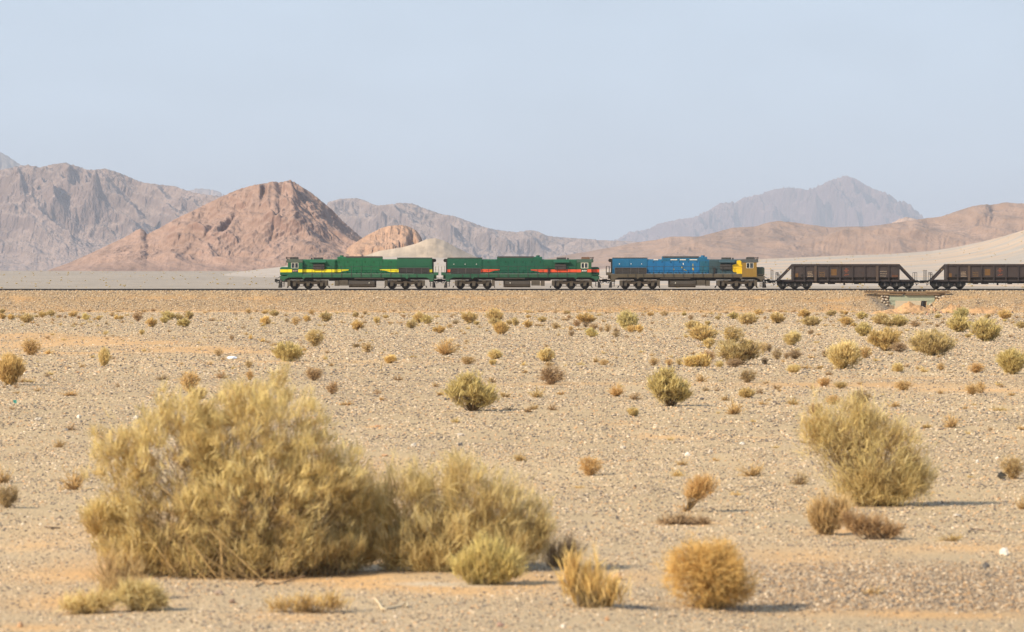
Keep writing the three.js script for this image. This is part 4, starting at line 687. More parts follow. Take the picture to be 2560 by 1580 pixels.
  for (const [x, a, b] of [[745, 335, 290], [815, 318, 285], [838, 318, 285], [858, 340, 290], [972, 340, 300]]) obj('hanger', bar([X(x), Y(a), 1.1], [X(x), Y(b), 1.1], 0.03), T.rail, t);
  for (const xa of [114, 1472]) obj('coupler', [span(X(xa < 800 ? 96 : 1440), X(xa < 800 ? 150 : 1508), Y(322), Y(306), -0.12, 0.12), bx(X(xa < 800 ? 98 : 1506), Y(314), 0, 0.36, 0.36, 0.34)], T.black, t);
  for (const xa of [114, 1440]) { obj('brake_hose', [bar([X(xa), Y(311), 0.3], [X(xa + 20), Y(345), 0.3], 0.035), bar([X(xa + 20), Y(345), 0.3], [X(xa + 40), Y(325), 0.3], 0.035)], T.black, t); obj('uncoupling_lever', bar([X(xa + 26), Y(305), 0.5], [X(xa + 14), Y(352), 0.5], 0.03), T.black, t); }
  for (const cx of [327, 1271]) {
    const b = new THREE.Group(); b.name = 'bogie'; b.position.x = X(cx); t.add(b);
    for (const dx of [-1.52, 0, 1.52]) obj('wheelset', [...[-0.75, 0.75].flatMap((z) => [cylZ(dx, 0.46, z, 0.46, 0.13, 30), cylZ(dx, 0.46, z - Math.sign(z) * 0.075, 0.49, 0.03, 30)]), cylZ(dx, 0.46, 0, 0.09, 1.6, 10)], T.wheel, b);
    for (const s of [-1, 1]) {
      const z0 = s > 0 ? 0.94 : -1.08;
      obj('side_frame', [plate([[-2.2, 0.62], [-2.05, 0.80], [-1.85, 0.86], [1.85, 0.86], [2.05, 0.80], [2.2, 0.62], [2.1, 0.42], [1.9, 0.26], [1.2, 0.2], [0.75, 0.34], [0.4, 0.2], [-0.4, 0.2], [-0.75, 0.34], [-1.2, 0.2], [-1.9, 0.26], [-2.1, 0.42]], z0, z0 + 0.14, [[[-1.15, 0.38], [-0.95, 0.72], [-0.6, 0.72], [-0.45, 0.38], [-0.75, 0.44]], [[0.45, 0.38], [0.6, 0.72], [0.95, 0.72], [1.15, 0.38], [0.75, 0.44]]])], T.black, b);
      for (const dx of [-1.52, 0, 1.52]) obj('axle_box', [cylZ(dx, 0.46, s * 1.10, 0.13, 0.12, 12), bx(dx, 0.62, s * 1.09, 0.1, 0.3, 0.06)], T.slat, b);
      for (const dx of [-0.76, 0.76]) obj('spring', [bx(dx, 0.56, s * 1.0, 0.22, 0.3, 0.16)], wag.rib, b);
    }
    obj('bolster', [span(-1.9, 1.9, 0.62, 0.84, -0.4, 0.4), span(-0.4, 0.4, 0.7, 0.92, -0.94, 0.94)], T.black, b);
  }
  return t;
}
const W1 = makeWagon('brown ore wagon with sloping end braces just behind the blue locomotive');
W1.position.x = pxX(1900 + 800 * 0.2694);
const W2 = W1.clone(); W2.name = numbered('ore_wagon'); scene.add(W2); W2.position.x = pxX(1900 + 2225 * 0.2694); W2.position.y = RAIL;
W2.userData = { ...W1.userData, label: 'brown ore wagon cut off by the right edge of the view' };

// ---------------------------------------------------------------- desert shrubs
class Twigs {                                                      // thin tapering blades collected into one geometry
  constructor() { this.p = []; this.n = []; this.c = []; this.k = 0; }
  blade(p, d, len, w, bend, c0, c1, r, out) {
    let ax = r() - 0.5, ay = r() - 0.5, az = r() - 0.5;
    let sx = d[1] * az - d[2] * ay, sy = d[2] * ax - d[0] * az, sz = d[0] * ay - d[1] * ax, l = Math.hypot(sx, sy, sz) || 1; sx /= l; sy /= l; sz /= l;
    let nx = sy * d[2] - sz * d[1], ny = sz * d[0] - sx * d[2], nz = sx * d[1] - sy * d[0];
    if (out) { const s = nx * out[0] + ny * out[1] + nz * out[2] < 0 ? -0.55 : 0.55; nx = nx * s + out[0] * 0.6; ny = ny * s + out[1] * 0.6 + 0.25; nz = nz * s + out[2] * 0.6; l = Math.hypot(nx, ny, nz) || 1; nx /= l; ny /= l; nz /= l; }
    const m = [p[0] + d[0] * len * 0.55 + bend[0] * len * 0.12, p[1] + d[1] * len * 0.55 + bend[1] * len * 0.12, p[2] + d[2] * len * 0.55 + bend[2] * len * 0.12];
    const e = [p[0] + d[0] * len + bend[0] * len * 0.45, p[1] + d[1] * len + bend[1] * len * 0.45, p[2] + d[2] * len + bend[2] * len * 0.45];
    const h = w / 2, q = w * 0.42, cm = [(c0[0] + c1[0]) / 2, (c0[1] + c1[1]) / 2, (c0[2] + c1[2]) / 2];
    const v = [[p[0] - sx * h, p[1] - sy * h, p[2] - sz * h], [p[0] + sx * h, p[1] + sy * h, p[2] + sz * h], [m[0] - sx * q, m[1] - sy * q, m[2] - sz * q], [m[0] + sx * q, m[1] + sy * q, m[2] + sz * q], e], cc = [c0, c0, cm, cm, c1];
    for (const i of [0, 1, 2, 1, 3, 2, 2, 3, 4]) { this.p.push(v[i][0], v[i][1], v[i][2]); this.n.push(nx, ny, nz); this.c.push(cc[i][0], cc[i][1], cc[i][2]); }
  }
  geometry() {
    const g = new THREE.BufferGeometry();
    g.setAttribute('position', new THREE.Float32BufferAttribute(this.p, 3)); g.setAttribute('normal', new THREE.Float32BufferAttribute(this.n, 3)); g.setAttribute('color', new THREE.Float32BufferAttribute(this.c, 3));
    return g;
  }
}
const norm3 = (a) => { const l = Math.hypot(a[0], a[1], a[2]) || 1; return [a[0] / l, a[1] / l, a[2] / l]; };
const ball = (r) => { for (;;) { const a = [r() * 2 - 1, r() * 2 - 1, r() * 2 - 1], l = a[0] * a[0] + a[1] * a[1] + a[2] * a[2]; if (l < 1 && l > 0.001) return a; } };
// palettes: [stem, inner, tip A, tip B, tip C]
const PAL = {
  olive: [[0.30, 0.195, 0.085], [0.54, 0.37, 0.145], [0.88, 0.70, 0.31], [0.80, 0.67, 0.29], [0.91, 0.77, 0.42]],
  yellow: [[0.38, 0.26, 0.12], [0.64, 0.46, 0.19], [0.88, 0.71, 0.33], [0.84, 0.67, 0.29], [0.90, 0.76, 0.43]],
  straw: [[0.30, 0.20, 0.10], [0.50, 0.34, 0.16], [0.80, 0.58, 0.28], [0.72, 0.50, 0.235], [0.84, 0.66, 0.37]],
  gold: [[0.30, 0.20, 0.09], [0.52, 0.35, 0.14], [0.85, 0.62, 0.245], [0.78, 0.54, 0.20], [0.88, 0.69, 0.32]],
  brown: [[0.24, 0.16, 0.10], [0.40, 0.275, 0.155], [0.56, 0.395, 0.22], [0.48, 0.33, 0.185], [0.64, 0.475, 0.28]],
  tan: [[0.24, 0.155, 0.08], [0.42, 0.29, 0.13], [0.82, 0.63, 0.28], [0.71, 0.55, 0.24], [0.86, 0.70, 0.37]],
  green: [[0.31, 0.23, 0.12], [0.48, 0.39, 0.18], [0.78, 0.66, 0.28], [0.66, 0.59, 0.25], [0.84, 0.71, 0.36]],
};
// lobes: centre, radii, weight. n sprays of a few blades each; len and wid are the blade's size
function bushGeo({ lobes, n, len, wid, pal, seed, upness = 0.75, curl = 0.5, deep = 0.55, stems = 60, stemW = 0.012, per = 3, rag = 0.28, base = [0, 0, 0], skirt = 0.5, baseSpread = 0.05, fan = 0, stray = 0.14, neck = 0.62 }) {
  const r = rngOf(seed), F1 = new Twigs(), S1 = new Twigs(), P = PAL[pal], tot = lobes.reduce((a, l) => a + (l[6] ?? l[3] * l[4]), 0), tips = [];
  const cs = [...lobes], ymax = Math.max(...cs.map((l) => l[1] + l[4]));
  for (let i = 0; i < n; i++) {
    let q = r() * tot, L = cs[0]; for (const l of cs) { L = l; if ((q -= l[6] ?? l[3] * l[4]) < 0) break; }
    const a = norm3(ball(r)), k = r() < stray ? 1 + 0.30 * r() : 1 - deep * Math.pow(r(), 1.5), rg = 1 + rag * (fbm(a[0] * 2.6 + seed, a[1] * 2.6 + a[2] * 2.1 + L[0] * 3, 3) * 1.6);
    const rr = k * rg; let x = L[0] + a[0] * L[3] * rr, y = L[1] + a[1] * L[4] * rr, z = L[2] + a[2] * L[5] * rr;
    const low = sstep(0, skirt * ymax, y); x = lerp(base[0] + (x - base[0]) * neck, x, low); z = lerp(base[2] + (z - base[2]) * neck, z, low);
    if (y < 0.015 * ymax) continue;
    const clump = fbm(x * 5 / ymax * 0.9 + seed, y * 5 / ymax + z * 4 / ymax, 3), young = clamp(0.5 + 1.5 * clump + 0.35 * (k - 0.75) * 3);
    if (clump < -0.13 && r() < 0.88) continue;
    tips.push([x, y, z]); const few = k > 1 ? 0.45 : 1;
    const own = ball(r);
    for (let b = 0; b < per * few; b++) {
      const t = ball(r), j = ball(r), d = norm3([a[0] * 0.5 + own[0] * curl * 0.7 + t[0] * curl * 0.8, a[1] * 0.35 + upness + own[1] * curl * 0.5 + t[1] * curl * 0.8, a[2] * 0.5 + own[2] * curl * 0.7 + t[2] * curl * 0.8]);
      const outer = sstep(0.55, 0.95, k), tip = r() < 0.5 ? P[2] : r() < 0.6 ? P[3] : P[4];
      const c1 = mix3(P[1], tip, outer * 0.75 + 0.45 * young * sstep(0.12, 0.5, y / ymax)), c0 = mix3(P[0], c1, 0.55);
      const sz = 0.6 + 0.8 * r();
      F1.blade([x - d[0] * len * 0.4 + j[0] * fan, Math.max(0.002, y - d[1] * len * 0.4 + j[1] * fan * 0.7), z - d[2] * len * 0.4 + j[2] * fan], d, len * sz, wid * (0.6 + 0.7 * r()) * (k > 1 ? 0.75 : 1), ball(r), tint(c0, 0.85 + 0.3 * r()), tint(c1, 0.8 + 0.4 * r()), r);
    }
  }
  for (let i = 0; i < stems && tips.length; i++) {
    const e = tips[(r() * tips.length) | 0], o = ball(r), s = [base[0] + o[0] * baseSpread * ymax + (e[0] - base[0]) * 0.12, 0, base[2] + o[2] * baseSpread * ymax + (e[2] - base[2]) * 0.12];
    const m = [lerp(s[0], e[0], 0.5) + ball(r)[0] * 0.06 * ymax, e[1] * (0.42 + 0.2 * r()), lerp(s[2], e[2], 0.5) + ball(r)[2] * 0.06 * ymax];
    for (const [A, B, w] of [[s, m, stemW], [m, e, stemW * 0.6]]) { const v = [B[0] - A[0], B[1] - A[1], B[2] - A[2]], l = Math.hypot(...v), old = i % 5 ? 0.6 : 1.4; for (let q = 0; q < 2; q++) S1.blade(A, norm3(v), l, w, [0, 0, 0], tint(P[0], old * (0.8 + 0.4 * r())), tint(mix3(P[0], P[1], 0.6), old * (0.7 + 0.3 * r())), r); }
  }
  return { foliage: F1.geometry(), stems: S1.geometry() };
}
// a sparse tuft of long stalks leaning out from its base
function tuftGeo({ n, pal, seed, spread = 1.0, wid = 0.02, twig = 3 }) {
  const r = rngOf(seed), F1 = new Twigs(), S1 = new Twigs(), P = PAL[pal];
  for (let i = 0; i < n; i++) {
    const az = r() * 6.283, tilt = Math.pow(r(), 0.7) * spread, d = norm3([Math.cos(az) * Math.sin(tilt), Math.cos(tilt), Math.sin(az) * Math.sin(tilt)]), len = (0.35 + 0.65 * r()) * lerp(1, 0.62, tilt), s = [Math.cos(az) * 0.06 * r(), 0, Math.sin(az) * 0.06 * r()], b = ball(r);
    S1.blade(s, d, len, wid * 1.2, b, tint(P[0], 0.8 + 0.4 * r()), tint(P[1], 0.8 + 0.4 * r()), r);
    for (let k = 0; k < twig; k++) {
      const t = 0.35 + 0.6 * r(), o = ball(r), dd = norm3([d[0] + o[0] * 0.8, d[1] + o[1] * 0.8, d[2] + o[2] * 0.8]), c = r() < 0.5 ? P[2] : r() < 0.5 ? P[3] : P[4];
      F1.blade([s[0] + d[0] * len * t + b[0] * len * 0.4 * t * t, Math.max(0.01, s[1] + d[1] * len * t + b[1] * len * 0.4 * t * t), s[2] + d[2] * len * t + b[2] * len * 0.4 * t * t], dd, len * 0.3 * (0.5 + r()), wid * 0.8, ball(r), tint(P[1], 0.9 + 0.3 * r()), tint(c, 0.85 + 0.35 * r()), r);
    }
  }
  return { foliage: F1.geometry(), stems: S1.geometry() };
}
const leafMats = [[1, 1, 1], [1.06, 1.03, 0.95], [0.92, 0.93, 0.93], [1.08, 1.0, 0.88], [0.96, 1.0, 0.9]].map((c) => new THREE.MeshPhysicalMaterial({ color: rgb(...c), vertexColors: true, roughness: 0.95, transmission: 0.25, thickness: 0, specularIntensity: 0.2 }));
const stemMat = new THREE.MeshStandardMaterial({ color: 0xffffff, vertexColors: true, roughness: 0.95 });
function plant(name, label, category, geo, pos, scale, turn, group, mat = leafMats[0]) {
  const o = thing(name, label, category, pos, turn, group); o.scale.set(...scale);
  const f = new THREE.Mesh(geo.foliage, mat), s = new THREE.Mesh(geo.stems, stemMat); f.name = 'foliage'; s.name = 'stems'; o.add(f, s);
  return o;
}
const lobesOf = (seed, kind) => {
  const r = rngOf(seed), L = [];
  if (kind === 'dome') { for (let i = 0; i < 6; i++) { const a = i / 6 * 6.28 + r(), q = 0.20 + 0.08 * r(); L.push([Math.cos(a) * q, 0.36 + 0.16 * r(), Math.sin(a) * q, 0.24 + 0.08 * r(), 0.30 + 0.10 * r(), 0.26]); } L.push([0, 0.55, 0, 0.30, 0.38, 0.30]); }
  else if (kind === 'ragged') { for (let i = 0; i < 7; i++) { const a = i / 7 * 6.28 + r(), q = 0.16 + 0.18 * r(); L.push([Math.cos(a) * q, 0.34 + 0.30 * r(), Math.sin(a) * q, 0.15 + 0.08 * r(), 0.22 + 0.12 * r(), 0.18]); } L.push([0.02, 0.45, 0, 0.26, 0.32, 0.26]); L.push([-0.12 + 0.2 * r(), 0.80, 0, 0.10, 0.17, 0.10]); }
  else if (kind === 'ball') L.push([0, 0.5, 0, 0.46, 0.46, 0.46, 1]);
  else if (kind === 'low') { for (let i = 0; i < 5; i++) L.push([-0.34 + 0.17 * i, 0.30 + 0.2 * r(), 0.1 * (r() - 0.5), 0.15 + 0.06 * r(), 0.34 + 0.2 * r(), 0.22]); }
  return L;
};
const protos = {}, proto = (key, f) => (protos[key] ??= f());
const detail = (px) => px > 150 ? 3 : px > 70 ? 2 : px > 34 ? 1 : 0;  // how fine a shrub is built, by how large it shows
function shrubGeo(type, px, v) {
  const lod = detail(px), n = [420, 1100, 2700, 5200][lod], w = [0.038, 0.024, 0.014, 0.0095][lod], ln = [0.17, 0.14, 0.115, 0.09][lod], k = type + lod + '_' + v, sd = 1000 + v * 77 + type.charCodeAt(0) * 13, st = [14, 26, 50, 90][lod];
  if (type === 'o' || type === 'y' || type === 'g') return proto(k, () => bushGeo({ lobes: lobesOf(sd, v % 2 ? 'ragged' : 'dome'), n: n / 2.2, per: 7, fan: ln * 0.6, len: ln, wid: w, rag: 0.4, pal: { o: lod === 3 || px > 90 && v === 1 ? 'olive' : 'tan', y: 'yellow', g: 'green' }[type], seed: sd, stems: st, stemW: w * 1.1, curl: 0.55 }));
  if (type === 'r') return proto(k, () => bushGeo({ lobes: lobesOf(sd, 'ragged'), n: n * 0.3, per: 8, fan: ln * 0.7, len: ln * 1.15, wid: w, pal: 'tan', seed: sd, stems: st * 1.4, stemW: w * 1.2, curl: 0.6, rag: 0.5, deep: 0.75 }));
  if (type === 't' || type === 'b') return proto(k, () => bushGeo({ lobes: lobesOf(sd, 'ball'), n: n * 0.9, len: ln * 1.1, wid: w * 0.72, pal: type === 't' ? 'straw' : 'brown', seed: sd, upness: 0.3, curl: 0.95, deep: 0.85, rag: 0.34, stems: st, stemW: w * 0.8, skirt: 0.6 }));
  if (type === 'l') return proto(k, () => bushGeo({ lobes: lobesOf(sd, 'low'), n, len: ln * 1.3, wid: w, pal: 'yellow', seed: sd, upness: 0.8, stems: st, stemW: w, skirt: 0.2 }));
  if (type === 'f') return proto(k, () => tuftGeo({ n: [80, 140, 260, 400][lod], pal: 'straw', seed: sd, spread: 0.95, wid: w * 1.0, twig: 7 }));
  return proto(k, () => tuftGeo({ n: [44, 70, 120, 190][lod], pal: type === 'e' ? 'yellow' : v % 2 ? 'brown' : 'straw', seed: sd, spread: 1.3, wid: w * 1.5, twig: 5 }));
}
const LOOK = { o: ['olive', 'shrub'], g: ['greenish', 'shrub'], y: ['pale yellow', 'shrub'], r: ['ragged olive', 'shrub'], t: ['straw-coloured', 'dry bush'], b: ['brown', 'dry bush'], d: ['twiggy dry', 'tuft'], e: ['yellowish dry', 'tuft'], l: ['low yellow', 'shrub'], f: ['fan-shaped', 'shrub'] };
const NAME = { o: 'desert_shrub', g: 'desert_shrub', y: 'desert_shrub', r: 'desert_shrub', l: 'desert_shrub', f: 'desert_shrub', t: 'dry_bush', b: 'dry_bush', d: 'dry_tuft', e: 'dry_tuft' };
const all = [], marks = [
  [580, 893, 'the white plastic bag'], [952, 916, 'the wooden stake'], [38, 1003, 'the green scrap'], [2511, 1388, 'the large pale stone'], [1755, 1000, 'the dark stone'],
  [700, 778, "the lead locomotive's coupler", 1], [740, 778, "the lead locomotive's cab", 1], [808, 778, "the lead locomotive's front bogie grille", 1], [906, 778, "the lead locomotive's fuel tank", 1], [1014, 778, "the lead locomotive's rear bogie", 1], [1098, 778, 'the gap between the two green locomotives', 1], [1190, 778, "the second locomotive's radiators", 1], [1290, 778, "the second locomotive's fuel tank", 1], [1355, 778, "the second locomotive's battery boxes", 1], [1460, 778, "the second locomotive's cab", 1], [1508, 778, 'the gap before the blue locomotive', 1], [1580, 778, "the blue locomotive's radiators", 1], [1705, 778, "the blue locomotive's fuel tank", 1], [1775, 778, "the blue locomotive's battery boxes", 1], [1850, 778, 'the yellow cab', 1], [1930, 778, 'the gap behind the yellow cab', 1], [2000, 778, "the first wagon's front bogie", 1], [2060, 778, "the first wagon's mustard square", 1], [2110, 778, "the first wagon's emblem", 1], [2180, 790, "the bridge's left end", 1], [2275, 790, "the bridge opening", 1], [2350, 790, "the bridge's rubble pile", 1], [2440, 785, "the second wagon's front half", 1], [2525, 790, 'the pale boulders', 1],
];
function field(ox, oy, s, rows) {                                  // rows read off an enlarged part of the photograph: middle, foot, width, height, kind, label, short name
  for (const [x, y, w, h, type, label, short] of rows) { const p = { px: ox + x * s, py: oy + y * s, w: w * s, h: h * s, type, label, short }; all.push(p); if (short) marks.push([p.px, p.py - p.h / 2, short]); }
}
const S1 = 640 / 2419, S2 = 640 / 1861;
field(0, 700, S1, [
  [20, 320, 60, 50, 'o'], [210, 320, 60, 35, 'd'], [25, 370, 90, 55, 'o'], [100, 375, 80, 55, 'o'], [255, 405, 130, 90, 'o', 'leaning olive shrub at the embankment foot near the left edge, its base dark', 'the leaning shrub at far left'], [400, 355, 70, 65, 'o'], [480, 345, 80, 65, 'o'], [500, 385, 55, 35, 'd'], [560, 357, 55, 30, 'b'], [615, 362, 40, 28, 'b'],
  [690, 350, 75, 60, 'o', 'compact dark olive shrub at the embankment foot, well left of the train', 'the compact shrub at left'], [745, 368, 45, 30, 'b'], [808, 380, 80, 65, 'y', 'pale tilted shrub right of the compact shrub at the embankment foot', 'the pale tilted shrub'], [890, 380, 40, 30, 'd'], [930, 380, 50, 45, 'o'], [310, 410, 60, 35, 'd'], [345, 355, 50, 30, 'o'], [1060, 345, 35, 25, 'b'], [1100, 373, 80, 40, 'l'], [1140, 375, 55, 40, 'o'], [1120, 303, 80, 25, 'd'],
  [1300, 390, 100, 85, 'b', 'brown rounded bush at the embankment foot left of the train', 'the brown bush left of the train'], [1355, 303, 50, 25, 'b'], [1450, 300, 55, 30, 'b'], [1430, 447, 115, 95, 'o', 'olive shrub set in front of the brown bush left of the train', 'the olive shrub before the brown bush'], [1555, 410, 90, 75, 'o'], [1595, 375, 110, 85, 'o', 'dense olive shrub, left one of the pair standing left of the lead locomotive', 'the left dense pair shrub'], [1740, 447, 145, 85, 'o', 'two-headed olive shrub in front of the dense pair left of the train', 'the two-headed shrub'], [1690, 375, 80, 60, 'o'], [1790, 372, 100, 80, 'o', 'dense olive shrub, right one of the pair standing left of the lead locomotive', 'the right dense pair shrub'],
  [1005, 418, 40, 40, 'd'], [685, 440, 35, 25, 'd'], [575, 430, 35, 40, 'e'], [865, 442, 40, 18, 'd'], [2000, 387, 80, 35, 'd'], [2085, 388, 40, 25, 'd'], [2350, 320, 70, 50, 't'], [1340, 520, 65, 55, 'y', 'small yellow-green shrub alone on the gravel above the orange sand track', 'the lone yellow-green shrub'], [990, 515, 45, 50, 'e'], [1990, 555, 45, 30, 'd'], [2190, 570, 45, 55, 'b'], [2370, 560, 60, 60, 'e'],
  [295, 712, 190, 150, 't', 'straw dry dome bush on the orange sand near the left edge', 'the straw dome at left'], [465, 700, 100, 60, 'e'], [985, 815, 115, 175, 'y', 'tall narrow pale shrub leaning left on the gravel behind the great bush', 'the tall narrow shrub'], [85, 995, 290, 310, 'o', 'big dark olive bush cut by the left edge, halfway down', 'the big bush at the left edge'], [2065, 720, 90, 70, 't'], [2110, 755, 60, 40, 'd'], [2255, 755, 45, 25, 'd'], [2350, 830, 80, 70, 't'], [2360, 945, 80, 90, 't'], [2090, 930, 150, 80, 'd'],
  [445, 915, 80, 45, 'd'], [285, 970, 100, 50, 'd'], [155, 1020, 70, 50, 'd'], [160, 1075, 70, 35, 'd'], [660, 1095, 190, 60, 'd', 'flat wide dry tuft on open gravel upper left of the great bush', 'the flat wide tuft'], [1115, 1015, 60, 55, 'd'], [1530, 945, 180, 60, 'd', 'flat reddish-brown tuft above the great bush', 'the flat reddish tuft'],
  [1795, 1060, 190, 185, 't', 'orange straw bush just behind the top left of the great bush', 'the orange bush behind the great bush'], [1890, 1130, 130, 110, 't'], [1440, 1105, 70, 45, 'd'], [1590, 1105, 90, 45, 'd'], [670, 1420, 140, 70, 'd', 'dry tuft beside a pale stone at upper left of the great bush', 'the tuft by the pale stone'], [1510, 740, 40, 25, 'd'],
]);
field(640, 700, S1, [
  [85, 320, 60, 35, 'o'], [170, 345, 100, 65, 'o'], [525, 325, 70, 45, 't'], [90, 428, 115, 90, 'y'], [290, 398, 50, 35, 'b'], [375, 428, 75, 80, 't'], [478, 397, 80, 65, 'o'], [660, 397, 120, 105, 'o'], [945, 355, 70, 55, 'o'], [1030, 325, 60, 35, 't'], [1200, 308, 90, 25, 'd'], [955, 475, 135, 95, 'o'], [1030, 408, 60, 35, 'd'], [1225, 362, 70, 35, 'o'], [1140, 410, 80, 65, 'y'], [1155, 430, 40, 25, 'd'], [1268, 412, 60, 30, 'd'], [1368, 412, 60, 30, 'd'], [1395, 355, 45, 30, 'b'],
  [1540, 412, 150, 110, 'o'], [1615, 415, 110, 90, 'o'], [1470, 458, 100, 90, 'o'], [1710, 417, 35, 30, 'd'], [1690, 350, 35, 25, 'd'], [1850, 358, 40, 40, 'd'], [1830, 452, 55, 40, 't'], [1885, 420, 75, 40, 'b'], [2015, 410, 150, 110, 'o'], [2085, 424, 70, 40, 'y'], [1730, 503, 110, 75, 'o'], [1965, 510, 50, 35, 'd'], [2260, 400, 150, 130, 'o'], [2250, 425, 110, 70, 'o'], [2320, 515, 160, 130, 'o'], [2395, 425, 60, 50, 'o'],
  [555, 628, 170, 150, 't', 'rounded straw bush on open gravel below the lead locomotive', 'the rounded straw bush'], [60, 585, 80, 50, 'e'], [300, 770, 270, 185, 'o', 'broad olive bush with a greenish top left of the wooden stake', 'the broad green-topped bush'], [455, 670, 50, 30, 'o'], [950, 638, 80, 40, 'b'], [1055, 685, 120, 90, 't', 'darker straw bush on the gravel above the wooden stake', 'the darker straw bush'], [1270, 785, 130, 80, 'y', 'small bright yellow mound shrub right of the wooden stake', 'the bright yellow mound'], [820, 668, 40, 20, 'd'], [655, 755, 50, 60, 'e'], [935, 780, 40, 20, 'd'],
  [1795, 710, 220, 150, 'f', 'fan-shaped twiggy shrub casting a thin shadow, upper middle', 'the fan-shaped shrub'], [2005, 798, 150, 75, 't', 'low orange-straw cushion bush right of the fan-shaped shrub', 'the low straw cushion'], [2260, 750, 140, 95, 'y', 'pale shrub leaning right in the middle of the view', 'the pale leaning shrub'], [2235, 805, 90, 60, 'y'], [545, 950, 180, 120, 'b', 'brown twiggy bush on the gravel above the right shoulder of the great bush', 'the brown twiggy bush'], [725, 1078, 120, 105, 'b', 'brown upright bush right of the great bush top', 'the brown upright bush'], [1345, 948, 110, 60, 'd'], [870, 1185, 100, 60, 'd'], [1150, 1078, 100, 55, 'd'], [1190, 1140, 70, 50, 'd'],
  [2050, 1240, 480, 340, 'r', 'big shrub with a green-yellow top and bare brown twigs in the middle of the view', 'the big middle shrub'], [2230, 970, 100, 70, 'd'], [2350, 1110, 120, 75, 'd'], [1740, 1090, 100, 60, 'd'], [1480, 735, 90, 35, 'd'], [1790, 745, 80, 25, 'd'],
]);
